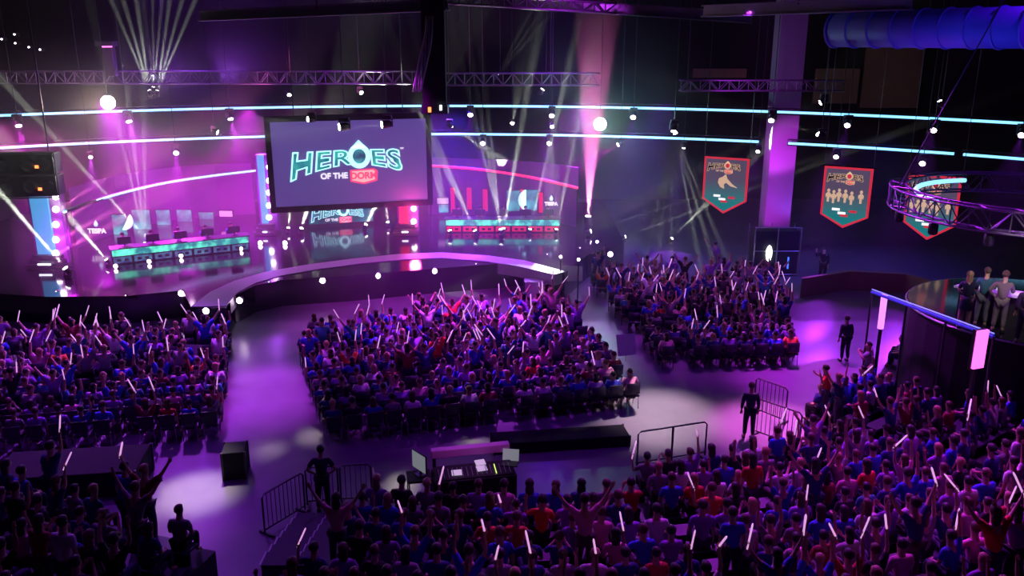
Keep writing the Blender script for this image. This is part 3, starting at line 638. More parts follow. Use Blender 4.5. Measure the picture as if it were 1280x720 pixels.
# long blue duct and purple roof beams, top right
A_, B_ = at(1045, 42, 33), at(1290, 28, 27)
c, rz, wd = facing(A_, B_); du = empty('air_duct', (c.x, c.y, (A_.z + B_.z) / 2), rz, 'large blue lit air duct under the roof at top right', 'duct')
MB().lathe([(.02, -wd / 2), (.62, -wd / 2), (.62, wd / 2), (.02, wd / 2)], 20, Matrix.Rotation(R(90), 4, 'Y')).build('pipe', M['blueduct'], du, True)
g = MB()
for i in range(9): x = -wd / 2 + wd * i / 8; g.lathe([(.62, x - .03), (.67, x - .03), (.67, x + .03), (.62, x + .03)], 20, Matrix.Rotation(R(90), 4, 'Y'))
g.build('collar', M['blueduct'], du)
g = MB()
for x in (-wd * .35, wd * .35): g.tube([(x, 0, .5), (x, 0, 14.95 - (A_.z + B_.z) / 2)], .03)
g.build('hanger', M['darkmetal'], du)
wash('duct_light', (c.x - 1, c.y - 5, 9.5), (c.x, c.y, c.z + 1), (.05, .08, 1), 330, 95)
wash('duct_light', (c.x, c.y - 1, 9), (c.x, c.y, 13), (.5, .02, .8), 60, 110)
for (x0, y0, x1, y1, d0, d1, lab) in ((880, 14, 1140, 4, 36, 30, 'purple lit steel roof beam at the top edge, left of the duct'), (640, 3, 940, 22, 40, 36, 'long dim steel roof beam crossing the top middle'), (250, 20, 560, 6, 40, 36, 'dark steel roof beam with pale flecks at top, left of mast')):
    A_, B_ = at(x0, y0, d0), at(x1, y1, d1); q = (B_ - A_); ln = q.length
    g = MB(); g.box((0, 0, .2), (ln, .4, .05)); g.box((0, 0, -.2), (ln, .4, .05)); g.box((0, 0, 0), (ln, .05, .4))
    o = g.build('roof_beam', M['alu']); o.matrix_world = Matrix.Translation((A_ + B_) / 2) @ Matrix.Rotation(math.atan2(q.y, q.x), 4, 'Z') @ Matrix.Rotation(-math.asin(q.z / ln), 4, 'Y'); tag(o, lab, 'beam')
    g = MB(); g.tube([(A_ + B_) / 2 + Vector((0, 0, .1)), Vector(((A_ + B_).x / 2, (A_ + B_).y / 2, 14.98))], .04); h_ = g.build('hanger', M['darkmetal']); h_.parent = o; h_.matrix_parent_inverse = o.matrix_world.inverted()
# tan wall panels high on the right
for (x0, y0, x1, y1, lab) in ((1040, 88, 1098, 134, 'dim tan wall panel above the strips right of the pillar'), (1105, 60, 1180, 140, 'dim brown wall panel next right of the tan one'), (880, 88, 950, 100, 'dim tan ledge panel left of the pillar top')):
    a, b = at(x0, (y0 + y1) / 2, 60), at(x1, (y0 + y1) / 2, 60); z1, z0 = at(x0, y0, 60).z, at(x0, y1, 60).z
    o = MB().box((0, 0, 0), (b.x - a.x, .3, z1 - z0)).build('wall_panel', M['tan'], bevel=.03); o.location = ((a.x + b.x) / 2, 63.6, (z0 + z1) / 2); tag(o, lab, 'wall panel')
wash('house_light', (22, 50, 14), (24, 63, 10), (1, .7, .5), 200, 80)

# round truss over the hosts' platform
rc = at(1292, 252, 26.5); Rr = 3.9
pth = [Vector((Rr * math.cos(2 * math.pi * i / 48), Rr * math.sin(2 * math.pi * i / 48), 0)) for i in range(49)]
rt = empty('round_truss', rc, 0, 'round hanging truss with light strip above the hosts platform', 'truss')
mb, br = truss_mesh(pth, .62, .5, .035); mb.build('chords', M['trussm'], rt, True); br.build('bracing', M['trussm'], rt)
MB().tube([Vector((3.35 * math.cos(R(a_)), 3.35 * math.sin(R(a_)), .14)) for a_ in range(98, 192, 4)], .075, 6).build('light_strip', M['led'], rt, True)
for a_ in (45, 165, 285): MB().tube([(Rr * math.cos(R(a_)), Rr * math.sin(R(a_)), .3), (Rr * math.cos(R(a_)) * .2, Rr * math.sin(R(a_)) * .2, 14.9 - rc.z)], .02, 5).build('hanging_cable', M['darkmetal'], rt)
for a_ in (150, 172, 200, 225, 250):
    hd = MB().lathe([(.1, .1), (.14, 0), (.14, -.25), (.1, -.3)], 10, Matrix.Translation((Rr * math.cos(R(a_)), Rr * math.sin(R(a_)), -.45))).build('par_can', M['black'], rt, True)
wash('ring_light', rc + Vector((-1.5, -5, -2.5)), rc + Vector((-1.5, -2, 0)), (.45, .06, 1), 260, 90)
wash('ring_light', rc + Vector((-1, 1, -.2)), rc + Vector((-3.9, 0, 0)), (.2, .25, 1), 120, 120)

# ------------------------------------------------------------------ pennant banners
def banner(pxs, d, label, kind):
    (xa, ya), (xb, yb), yr, (xt, yt) = pxs   # top left, top right, shoulder y, tip
    A_, B_ = at(xa, ya, d + .5), at(xb, yb, d - .5); c, rz, wd = facing(A_, B_); c = Vector((c.x, c.y, A_.z))
    hs = A_.z - at(xa, yr, d).z; ht = A_.z - at(xt, yt, d).z
    r = empty('pennant_banner', c, rz, label, 'banner', 'lit pennant banners on the right wall')
    shp = lambda w_, t0, s_, t_: [(-w_, -t0), (w_, -t0), (w_, -s_), (0, -t_), (-w_, -s_)]
    def lay(name, w_, t0, s_, t_, y0, y1, m):
        mb = MB(); P = shp(w_, t0, s_, t_)[::-1]; n = 5; vs = [(x, y0, z) for x, z in P] + [(x, y1, z) for x, z in P]
        mb.add(vs, [tuple(range(n)), tuple(range(n, 2 * n))[::-1]] + [(i, n + i, n + (i + 1) % n, (i + 1) % n) for i in range(n)]); return mb.build(name, m, r)
    W2 = wd / 2; lay('border', W2, 0, hs, ht, 0, .05, M['redborder'])
    m = mat('banner_cloth', (.1, .1, .15), .8, emis=(.03, .2, .25), es=.8); nt = m.node_tree; bs = nt.nodes['Principled BSDF']
    tc = nt.nodes.new('ShaderNodeTexCoord'); sx = nt.nodes.new('ShaderNodeSeparateXYZ'); cr = nt.nodes.new('ShaderNodeValToRGB')
    cr.color_ramp.elements[0].color = (.01, .22, .22, 1); cr.color_ramp.elements[1].color = (.10, .075, .13, 1); cr.color_ramp.elements[0].position = .12; cr.color_ramp.elements[1].position = .62
    nt.links.new(tc.outputs['Generated'], sx.inputs[0]); nt.links.new(sx.outputs['Z'], cr.inputs[0]); nt.links.new(cr.outputs[0], bs.inputs['Emission Color']); nt.links.new(cr.outputs[0], bs.inputs['Base Color'])
    lay('cloth', W2 - .1, .1, hs - .04, ht - .12, -.02, 0, m)
    MB().tube([(-W2 - .1, .02, .02), (W2 + .1, .02, .02)], .035).build('top_pole', M['darkmetal'], r)
    MB().tube([(-W2, .02, .02), (-W2, .02, 14.9 - c.z)], .012, 4).tube([(W2, .02, .02), (W2, .02, 14.9 - c.z)], .012, 4).build('hanging_line', M['darkmetal'], r)
    logo(r, wd * .6, (0, -.42), -.03, gold=True)
    g = MB()
    if kind == 'swoosh':
        w1 = [(-.35, -1.2), (-.3, -1.0), (-.12, -.92), (.02, -.78), (.1, -1.0), (.35, -1.25), (.62, -1.42), (.28, -1.36), (.05, -1.2), (-.05, -1.28), (-.02, -1.5), (-.22, -1.42)]
        g.add([(x, -.035, z) for x, z in w1], [tuple(range(len(w1)))[::-1]]); 
    else:
        for i, x in enumerate((-.72, -.5, -.28, -.02, .24, .62)):
            z = -1.25 - .05 * math.sin(i * 2); g.ball((x, -.035, z + .2), (.065, .02, .08), 8)
            g.add([(x + a_ * .9, -.04, z + b_) for a_, b_ in ((-.05, .12), (.05, .12), (.13, .04), (.11, -.12), (.06, -.05), (.05, -.3), (-.05, -.3), (-.06, -.05), (-.11, -.12), (-.13, .04))], [tuple(range(10))])
    g.build('figures', M['goldlogo'], r)
    g = MB(); 
    for (x, z, m_) in ((-.35, -1.85, 0), (.35, -1.9, 1), (0, -2.1, 1), (-.1, -2.0, 0)): g.box((x, -.03, z), (.32, .02, .1), None, m_)
    g.build('sponsor_marks', [M['logowhite'], M['redborder']], r)
banner(((881, 195), (937, 199), 250, (904, 267)), 41, 'red edged pennant banner with a pale winged shape, left of the pillar', 'swoosh')
banner(((1031, 207), (1092, 213), 270, (1055, 285)), 37, 'red edged pennant banner with a row of pale figures, right of the pillar', 'team')
banner(((1136, 217), (1203, 225), 280, (1160, 300)), 34.5, 'red edged pennant banner partly hidden behind the round truss', 'team')

# ------------------------------------------------------------------ people
HAIRC = {'dark': (.03, .02, .018), 'brown': (.10, .055, .03), 'blond': (.42, .28, .13), 'black': (.012, .012, .014)}
SHIRTS = [('navy', (.02, .03, .18)), ('blue', (.03, .07, .60)), ('black', (.02, .02, .024)), ('grey', (.22, .22, .24)), ('white', (.72, .70, .72)), ('violet', (.28, .10, .50)),
          ('maroon', (.28, .02, .04)), ('red', (.62, .03, .03)), ('pink', (.75, .28, .45)), ('orange', (.85, .18, .04)), ('teal', (.03, .25, .28))]
SW = [20, 20, 16, 12, 10, 16, 4, 2.5, 5, 1.5, 3]
def skin_mesh(name, verts, edges, radii, mats, sub=1):
    me = bpy.data.meshes.new(name); me.from_pydata(verts, edges, []); o = bpy.data.objects.new('tmp', me); COL.objects.link(o)
    sk = o.modifiers.new('skin', 'SKIN'); sk.use_smooth_shade = True; sk.branch_smoothing = .3
    for i, r in enumerate(radii):
        d = me.skin_vertices[0].data[i]; d.radius = (r, r) if isinstance(r, (int, float)) else r; d.use_root = i == 0
    if sub: ss = o.modifiers.new('sub', 'SUBSURF'); ss.levels = sub; ss.render_levels = sub
    dg = bpy.context.evaluated_depsgraph_get(); dg.update()
    out = bpy.data.meshes.new_from_object(o.evaluated_get(dg)); out.name = name; bpy.data.objects.remove(o)
    out.materials.clear()
    for m in mats: out.materials.append(m)
    return out
def pose_joints(sit, arms, lean=0.05):
    """joint positions: x right, y forward, feet (or seat front) at the floor z = 0"""
    dz = -.46 if sit else 0.0
    J = {'pelvis': (0, 0, .95 + dz), 'belly': (0, .01 + lean * .3, 1.10 + dz), 'chest': (0, .02 + lean, 1.30 + dz), 'neck': (0, .02 + lean * 1.3, 1.47 + dz), 'head0': (0, .035 + lean * 1.5, 1.56 + dz), 'head1': (0, .04 + lean * 1.6, 1.65 + dz), 'head2': (0, .035 + lean * 1.6, 1.71 + dz)}
    for s, n in ((-1, 'L'), (1, 'R')):
        J['sh' + n] = (s * .18, .01 + lean, 1.405 + dz)
        a = arms[0] if s < 0 else arms[1]
        sh = Vector(J['sh' + n])
        if a == 'down': el, wr, hd = sh + Vector((s * .05, -.03, -.28)), sh + Vector((s * .06, .04, -.52)), Vector((0, .02, -.09))
        elif a == 'lap': el, wr, hd = sh + Vector((s * .07, .02, -.27)), sh + Vector((s * -.03, .24, -.36)), Vector((-s * .05, .07, -.02))
        elif a == 'up': el, wr, hd = sh + Vector((s * .10, .08, .23)), sh + Vector((s * .07, .12, .50)), Vector((0, .01, .09))
        elif a == 'vee': el, wr, hd = sh + Vector((s * .19, .06, .18)), sh + Vector((s * .33, .10, .40)), Vector((s * .04, .01, .08))
        elif a == 'bent': el, wr, hd = sh + Vector((s * .16, .05, -.14)), sh + Vector((s * .17, .12, .13)), Vector((0, .02, .09))
        elif a == 'clap': el, wr, hd = sh + Vector((s * .12, .12, -.17)), sh + Vector((s * -.09, .33, -.02)), Vector((-s * .05, .04, .07))
        elif a == 'hip': el, wr, hd = sh + Vector((s * .17, -.06, -.24)), sh + Vector((s * .02, .07, -.40)), Vector((-s * .05, .05, -.03))
        elif a == 'desk': el, wr, hd = sh + Vector((s * .06, .10, -.25)), sh + Vector((s * .02, .34, -.25)), Vector((0, .09, 0))
        J['el' + n], J['wr' + n], J['pa' + n] = el, wr, wr + hd * .6; J['hd' + n] = wr + hd
        if sit:
            J['hip' + n] = (s * .09, .02, .47); J['kn' + n] = (s * .13, .43, .50); J['an' + n] = (s * .13, .40, .09); J['to' + n] = (s * .14, .56, .04)
        else:
            J['hip' + n] = (s * .09, 0, .90); J['kn' + n] = (s * .11, .03, .49); J['an' + n] = (s * .12, -.02, .09); J['to' + n] = (s * .14, .15, .04)
    return {k: Vector(v) for k, v in J.items()}
def graph(J, items, fingers=False):
    """items: list of (name, radius, parent)"""
    V, E, RR_, idx = [], [], [], {}
    for nm, r, par in items:
        idx[nm] = len(V); V.append(tuple(J[nm])); RR_.append(r)
        if par: E.append((idx[par], idx[nm]))
    if fingers:
        for s, n in ((-1, 'L'), (1, 'R')):
            p, h = J['pa' + n], J['hd' + n]; d = (h - p).normalized(); side = d.cross(Vector((0, 1, .3))).normalized()
            for k, (o, L) in enumerate(((-.030, .062), (-.010, .074), (.011, .070), (.030, .055))):
                b = p + side * o + d * .035; m_ = b + d * L * .55; t = b + d * L + Vector((0, .012, 0))
                for q, r, par in ((b, .010, idx['pa' + n]), (m_, .009, None), (t, .007, None)):
                    V.append(tuple(q)); RR_.append(r); E.append((par if par is not None else len(V) - 2, len(V) - 1))
            b = p - side * .035 * s + d * .005; t = b - side * .022 * s + d * .035
            V.append(tuple(b)); RR_.append(.011); E.append((idx['pa' + n], len(V) - 1)); V.append(tuple(t)); RR_.append(.009); E.append((len(V) - 2, len(V) - 1))
    return V, E, RR_
BODY = [('pelvis', .125, None), ('belly', .115, 'pelvis'), ('chest', .135, 'belly'), ('neck', .058, 'chest'), ('head0', .075, 'neck'), ('head1', .098, 'head0'), ('head2', .062, 'head1')] + \
  [x for n in 'LR' for x in (('sh' + n, .062, 'chest'), ('el' + n, .042, 'sh' + n), ('wr' + n, .028, 'el' + n), ('pa' + n, (.034, .034), 'wr' + n), ('hip' + n, .095, 'pelvis'), ('kn' + n, .06, 'hip' + n), ('an' + n, .042, 'kn' + n), ('to' + n, .034, 'an' + n))]
def shape_head(me, J):
    """face: nose, brow, eye hollows, chin and ears pushed out of the head"""
    c = J['head1']
    for v in me.vertices:
        d = v.co - c
        if d.length < .16 and d.z > -.12:
            v.co.x = c.x + d.x * .86
            if d.y > .05 and abs(d.x) < .022 and -.05 < d.z < .02: v.co.y += .022
            if d.y > .05 and .02 < abs(d.x) < .05 and -.01 < d.z < .03: v.co.y -= .008
            if abs(d.x) > .07 and abs(d.y) < .03 and abs(d.z) < .04: v.co.x += math.copysign(.014, d.x)
def build_clothes(J, sleeve, lowpoly):
    sub = 0 if lowpoly else 1
    K = dict(J)
    for n in 'LR':
        K['mid' + n] = J['sh' + n].lerp(J['el' + n], .75); K['cuf' + n] = J['el' + n].lerp(J['wr' + n], .85); K['neckb'] = J['chest'].lerp(J['neck'], .75); K['ank' + n] = J['an' + n].lerp(J['kn' + n], .1)
        K['hem'] = J['pelvis'] + Vector((0, 0, -.03))
    it = [('hem', .150, None), ('belly', .140, 'hem'), ('chest', .158, 'belly'), ('neckb', .078, 'chest')]
    for n in 'LR':
        it += [('sh' + n, .082, 'chest'), ('mid' + n, .062, 'sh' + n)] if not sleeve else [('sh' + n, .084, 'chest'), ('el' + n, .058, 'sh' + n), ('cuf' + n, .043, 'el' + n)]
    V, E, RR_ = graph(K, it); shirt = skin_mesh('shirt', V, E, RR_, [M['cloth']], sub)
    it = [('pelvis', .138, None)] + [x for n in 'LR' for x in (('hip' + n, .108, 'pelvis'), ('kn' + n, .078, 'hip' + n), ('ank' + n, .060, 'kn' + n))]
    V, E, RR_ = graph(K, it); trousers = skin_mesh('trousers', V, E, RR_, [M['cloth']], sub)
    return shirt, trousers
def hair_mesh(J, long, lowpoly):
    c = J['head1'] + Vector((0, -.018, .022)); mb = MB()
    def f(d):
        k = 1.0
        if d.y > .35 and d.z < .35: k = .80
        if d.z < -.35: k = .85
        return Vector((d.x * k, d.y * k, d.z))
    mb.ball(c, (.100, .118, .108), 8 if lowpoly else 14, f=f)
    if long: mb.ball(c + Vector((0, -.055, -.13)), (.095, .06, .18), 8 if lowpoly else 12)
    me = mb.mesh('hair', M['hair'], True); return me
def proto(sit, arms, sleeve=False, long=False, low=False, lean=.05):
    J = pose_joints(sit, arms, lean); V, E, RR_ = graph(J, BODY, not low)
    body = skin_mesh('body', V, E, RR_, [M['skin']], 0 if low else 1)
    if not low: shape_head(body, J)
    sh, tr = build_clothes(J, sleeve, low)
    return {'J': J, 'body': body, 'shirt': sh, 'trousers': tr, 'hair': hair_mesh(J, long, low)}
POSES = [  # (words, sit, arms, hand that can hold a stick)
 ('sitting', True, ('lap', 'lap'), ''), ('sitting', True, ('lap', 'down'), ''), ('clapping', True, ('clap', 'clap'), ''), ('sitting, arms up', True, ('up', 'up'), 'LR'),
 ('right arm up', True, ('lap', 'up'), 'R'), ('left arm up', True, ('bent', 'lap'), 'L'), ('standing, arms up', False, ('vee', 'vee'), 'LR'),
 ('standing', False, ('down', 'down'), ''), ('standing, one arm up', False, ('down', 'up'), 'R'), ('standing, clapping', False, ('clap', 'clap'), '')]
_cache = {}
def get_proto(k, long, low, sleeve=False):
    key = (k, long, low, sleeve)
    if key not in _cache: _cache[key] = proto(POSES[k][1], POSES[k][2], sleeve, long, low)
    return _cache[key]
def person(P, loc, rz, label, shirt, trousers, hair, group=None, scale=1.0, skin=None):
    r = mk('person', P['body']); r.location = loc; r.rotation_euler = (0, 0, rz); r.scale = (scale,) * 3; tag(r, label, 'person', group)
    for nm, c in (('shirt', shirt), ('trousers', trousers), ('hair', hair)):
        o = mk(nm, P[nm], r); o.color = (*c, 1)
    return r
_st = MB().tube([(0, 0, -.08), (0, 0, .0), (0, 0, .36), (0, 0, .40)], [.012, .018, .018, .008], 8).mesh('cheering_stick', M['stick'], True)
def stick(world, tilt, label, sc=1.0):
    o = mk('cheering_stick', _st); o.location = world; o.rotation_euler = tilt; o.scale = (sc,) * 3
    tag(o, label, 'cheering stick', 'lit cheering sticks held up in the crowd')

# chair used on the floor
def chair_mesh():
    g = MB(); g.box((0, 0, .45), (.46, .44, .04)); g.box((0, -.21, .72), (.44, .04, .38)); return g
def chair_legs():
    g = MB()
    for x in (-.2, .2):
        g.tube([(x, .19, .44), (x, .22, 0)], .013, 5); g.tube([(x, -.19, .92), (x, -.22, 0)], .013, 5)
    return g
CS = [MB().box((0, .01, .44), (.46, .44, .04)).mesh('seat', M['seatp']), MB().box((0, -.235, .72), (.44, .04, .36)).mesh('backrest', M['seatp']), chair_legs().mesh('leg_frame', M['alu'])]
def chair(loc, rz, label, group):
    r = empty('folding_chair', loc, rz, label, 'chair', group)
    for m_, n_ in zip(CS, ('seat', 'backrest', 'leg_frame')): mk(n_, m_, r)

# ---- where everybody sits
LAST = ['last'] + [k + ' last' for k in ORD[1:]]
C0 = Vector((0, 38)); seats = []   # (x, y, z, facing, place words, region)
def arc_block(name, th0, th1, n0, n1, gap=.53, skip=lambda p: False):
    for n in range(n0, n1):
        Rn = 16.6 + .9 * n; z = .06 + .165 * n; k = int((th1 - th0) * Rn / gap)
        for i in range(k):
            th = th0 + (i + .5) * (th1 - th0) / k; p = Vector((C0.x + Rn * math.sin(th), C0.y - Rn * math.cos(th)))
            if skip(p): continue
            seats.append(dict(p=(p.x, p.y, z), f=th, place=f'{ORD[n - n0]} row, {name} risers, {ORD[min(i, 48)]} seat from left', region='riser', row=n, calm=not (n < n0 + 3 and name == 'middle')))
R_ = math.radians
PLAT = Vector((16.4, 25.6)); PR = 3.8
ridx = lambda p: (p - PLAT).length < PR + .35 or p.y > 31 or (p.x > 12.5 and p.y < 25.6 and p.y > 23)
arc_block('middle', R_(-9), R_(8), 5, 16)
arc_block('middle right', R_(9), R_(31), 3, 16)
arc_block('far right', R_(34), R_(61), 0, 15, .56, ridx)
arc_block('left', R_(-62), R_(-15.5), 8, 16)
def quad_block(name, FL, FR, BR, BL, rows, gap=.56, skip=lambda p: False):
    FL, FR, BR, BL = map(Vector, (FL, FR, BR, BL))
    for r in range(rows):
        t = (r + .5) / rows; a, b = FL.lerp(BL, t), FR.lerp(BR, t); k = int((b - a).length / gap); d = (b - a); f = math.atan2(d.y, d.x)
        for i in range(k):
            p = a.lerp(b, (i + .5) / k)
            if skip(p): continue
            seats.append(dict(p=(p.x, p.y, 0), f=f, place=f'{LAST[rows - 1 - r]} row, {name} floor block, {ORD[i]} seat from left', region='floor', row=r, rows=rows, t=t, name=name))
quad_block('left', (-20.5, 30.0), (-10.9, 31.8), (-8.6, 23.4), (-15.5, 22.0), 10)
quad_block('middle', (-8.6, 31.8), (2.3, 34.6), (4.2, 25.6), (-5.4, 22.9), 11)
quad_block('right', (3.6, 39.9), (12.3, 37.9), (10.4, 29.4), (5.4, 28.9), 11)
vis = []
for s_ in seats:
    x, y, z = s_['p']; a = proj((x, y, z + 1.2)); m_ = 50
    if -m_ < a[0] < 1280 + m_ and 250 < a[1] < 720 + 22 and a[2] > 1: s_['d'] = a[2]; s_['px'] = a[0]; s_['py'] = a[1]; vis.append(s_)
rnd.shuffle(vis)
vis = [s_ for s_ in vis if rnd.random() > (.10 if s_['region'] == 'floor' else .07)]
vis.sort(key=lambda q: q['d'])
N_IND = 285
def choose(s_):
    if s_['region'] == 'riser':
        k = rnd.choices(range(10), [30, 14, 8, 9, 10, 6, 4, 3, 3, 2] if s_['calm'] else [30, 14, 8, 3, 3, 3, 0, 0, 0, 0])[0]
    else:
        far = 1 - s_['t']
        hot = (s_['name'] == 'middle' and s_['px'] > 520) or s_['name'] == 'right'
        w_ = [24, 14, 6, 6, 6, 5, 5, 4, 4, 2] if not hot else [10, 8, 5, 14, 9, 6, 16 * (far + .3), 6, 12, 3]
        if s_['t'] > .75: w_ = [30, 20, 5, 3, 4, 2, 0, 0, 0, 0]
        k = rnd.choices(range(10), w_)[0]
    return k
def person_spec(s_):
    k = choose(s_); si = rnd.choices(range(11), SW)[0]; long = rnd.random() < .28
    hc = rnd.choices(['dark', 'brown', 'blond', 'black'], [4, 4, 1.5, 3])[0]
    return k, si, long, hc
sticks = []; used_lab = set(); crowd = []
for i, s_ in enumerate(vis):
    k, si, long, hc = person_spec(s_); x, y, z = s_['p']; rz = s_['f'] + rnd.uniform(-.16, .16); sc = rnd.uniform(.93, 1.05)
    if POSES[k][1] is False: x -= math.sin(s_['f']) * .37; y += math.cos(s_['f']) * .37
    shirt = Vector(SHIRTS[si][1]) * rnd.uniform(.8, 1.2); tr = rnd.choice([(.02, .03, .08), (.015, .015, .02), (.06, .07, .10), (.10, .09, .08)])
    low = i >= N_IND; P = get_proto(k, long, low)
    hold = POSES[k][3]
    Mx = Matrix.Translation((x, y, z)) @ Matrix.Rotation(rz, 4, 'Z') @ Matrix.Scale(sc, 4)
    if not low:
        who = f"{SHIRTS[si][0]}-shirted person {POSES[k][0]}, {s_['place']}"
        person(P, (x, y, z), rz, who, shirt, tr, HAIRC[hc], 'seated and standing audience', sc)
        if s_['region'] == 'floor': chair(s_['p'], s_['f'], f"dark folding chair, {s_['place']}", 'folding chairs on the arena floor')
    else: crowd.append((P, Mx, shirt, tr, HAIRC[hc]))
    pr = {'riser': .34, 'floor': .6}[s_['region']]
    for h in hold:
        if rnd.random() < pr and len(sticks) < 190:
            wp = Mx @ P['J']['hd' + h]
            sticks.append((wp, (rnd.uniform(-.5, .5), rnd.uniform(-.6, .6), rnd.uniform(0, 3)), f"lit stick in {'left' if h == 'L' else 'right'} hand, {s_['place']}"))
for wp, tl, lb in sticks: stick(wp, tl, lb, rnd.uniform(.8, 1.1))
print('people', len(vis), 'individual', min(N_IND, len(vis)), 'sticks', len(sticks))
# everybody further away: one mass
def mass(name, items, mats):
    """items: (mesh, matrix, tint, material index)"""
    cache = {}; VV, LL, LS, MI, TT = [], [], [], [], []; off = 0
    for me, Mx, tint, mi in items:
        if me.name not in cache:
            v = np.empty(len(me.vertices) * 3, 'f'); me.vertices.foreach_get('co', v)
            l = np.empty(len(me.loops), 'i'); me.loops.foreach_get('vertex_index', l); n_ = np.empty(len(me.polygons), 'i'); me.polygons.foreach_get('loop_total', n_); cache[me.name] = (v.reshape(-1, 3), l, n_)
        v, l, n_ = cache[me.name]; A = np.array(Mx)
        VV.append(v @ A[:3, :3].T + A[:3, 3]); LL.append(l + off); LS.append(n_); MI.append(np.full(len(n_), mi)); TT.append(np.tile((*tint, 1), (len(v), 1))); off += len(v)
    V = np.concatenate(VV).astype('f'); L_ = np.concatenate(LL).astype('i'); N_ = np.concatenate(LS).astype('i'); me = bpy.data.meshes.new(name)
    me.vertices.add(len(V)); me.vertices.foreach_set('co', V.ravel()); me.loops.add(len(L_)); me.loops.foreach_set('vertex_index', L_)
    me.polygons.add(len(N_)); st = np.concatenate([[0], np.cumsum(N_)[:-1]]).astype('i'); me.polygons.foreach_set('loop_start', st); me.polygons.foreach_set('loop_total', N_)
    me.polygons.foreach_set('material_index', np.concatenate(MI).astype('i')); me.polygons.foreach_set('use_smooth', np.ones(len(N_), bool))
    for m in mats: me.materials.append(m)
    at_ = me.color_attributes.new('tint', 'FLOAT_COLOR', 'POINT'); at_.data.foreach_set('color', np.concatenate(TT).astype('f').ravel())
    me.update(); me.validate(); o = bpy.data.objects.new(name, me); COL.objects.link(o); return o
items = []; chairs = []
CH = [MB().box((0, .01, .44), (.46, .44, .04)).box((0, -.235, .72), (.44, .04, .36)).tube([(-.2, .19, .44), (-.2, .22, 0)], .013, 4).tube([(.2, .19, .44), (.2, .22, 0)], .013, 4).tube([(-.2, -.19, .44), (-.2, -.22, 0)], .013, 4).tube([(.2, -.19, .44), (.2, -.22, 0)], .013, 4).mesh('chairmass', M['seatp'])]
for P, Mx, a, b, c in crowd:
    items += [(P['body'], Mx, (1, 1, 1), 0), (P['shirt'], Mx, a, 1), (P['trousers'], Mx, b, 1), (P['hair'], Mx, c, 2)]
tag(mass('crowd', items, [M['skin'], M['clothA'], M['hairA']]), 'dense crowd filling the floor blocks before the stage', 'crowd', kind='stuff')
for s_ in vis[N_IND:]:
    if s_['region'] == 'floor': chairs.append((CH[0], Matrix.Translation(s_['p']) @ Matrix.Rotation(s_['f'], 4, 'Z'), (1, 1, 1), 0))
tag(mass('floor_chairs', chairs, [M['seatp']]), 'rows of dark folding chairs under the floor crowd', 'chairs', kind='stuff')

# ---- risers: one stepped block per seating section, a bench on every step
def sector(mb, th0, th1, r0, r1, z0, z1, n=14):
    P = [(C0.x + r0 * math.sin(th0 + (th1 - th0) * i / n), C0.y - r0 * math.cos(th0 + (th1 - th0) * i / n)) for i in range(n + 1)] + [(C0.x + r1 * math.sin(th0 + (th1 - th0) * i / n), C0.y - r1 * math.cos(th0 + (th1 - th0) * i / n)) for i in range(n, -1, -1)]
    mb.prism(P[::-1], z0, z1)
for name, a, b, n0, n1 in (('middle', -9.4, 8.3, 5, 16), ('middle_right', 8.7, 31.3, 3, 16), ('far_right', 33.7, 62, 0, 15), ('left', -64, -15.2, 8, 16)):
    mb = MB()
    for n in range(n0, n1):
        sector(mb, R_(a), R_(b), 16.6 + .9 * n - .55, 16.6 + .9 * n + .35, 0, .06 + .165 * n)
    struct(mb.build('floor_riser_' + name, M['concrete']))
    for n in range(n0, n1):
        g = MB(); z = .06 + .165 * n
        be = b
        if name == 'far_right':   # the bench stops short of the hosts' platform
            ts = [t_ for t_ in np.arange(a + .5, b, .25) if (Vector((C0.x + (16.6 + .9 * n) * math.sin(R_(t_)), C0.y - (16.6 + .9 * n) * math.cos(R_(t_)))) - PLAT).length < PR + .35]
            be = min(ts) if ts else b
        if be - a < 1.5: continue
        sector(g, R_(a + .3), R_(be - .3), 16.6 + .9 * n - .20, 16.6 + .9 * n + .22, z + .33, z + .38)
        o = g.build('bench', M['seatp']); tag(o, f"dark bench along the {ORD[n - n0]} row of the {name.replace('_', ' ')} risers", 'bench', 'benches on the risers')
        g = MB()
        sector(g, R_(a + .5), R_(be - .5), 16.6 + .9 * n - .03, 16.6 + .9 * n + .03, z, z + .33); g.build('support', M['darkmetal'], o)

# ---- hosts platform
hp = MB().lathe([(PR, 0), (PR, 3.25), (PR - .02, 3.3)], 40).build('hosts_platform', [M['blackmatte']]); hp.location = (PLAT.x, PLAT.y, 0); tag(hp, 'round black raised platform under the four hosts at right', 'platform')
MB().lathe([(PR - .04, 3.30), (PR - .04, 3.4)], 40).build('platform_top', M['gloss'], hp)
e = MB(); e.tube([(PR * math.cos(2 * math.pi * i / 48), PR * math.sin(2 * math.pi * i / 48), 3.36) for i in range(49)], .035, 6, cap=False); e.build('edge_trim', M['alu'], hp, True)
PZ = 3.4
def on_plat(px, py): return plane(px, py, PZ)
def host(px, py, rz, arms, label, jacket, trs, hair, long=False, sleeve=True, sc=1.0):
    P = proto(False, arms, sleeve, long, False); p = on_plat(px, py); r = person(P, p, rz, label, jacket, trs, hair, None, sc)
    for s in (-1, 1): MB().ball((s * .13, .06, .045), (.055, .14, .05), 10).build('shoe', M['shoe'], r, True)
    return r
hw = host(1203, 411, R(-25), ('lap', 'desk'), 'blond woman in a dark sleeveless dress standing at the hosts desk, leftmost host', (.015, .012, .05), (.36, .2, .16), HAIRC['blond'], True, False, .97)
sk = MB().lathe([(.17, 1.02), (.18, .9), (.19, .62), (.14, .6)], 14).build('dress_skirt', M['cloth'], hw, True); sk.color = (.015, .012, .05, 1)
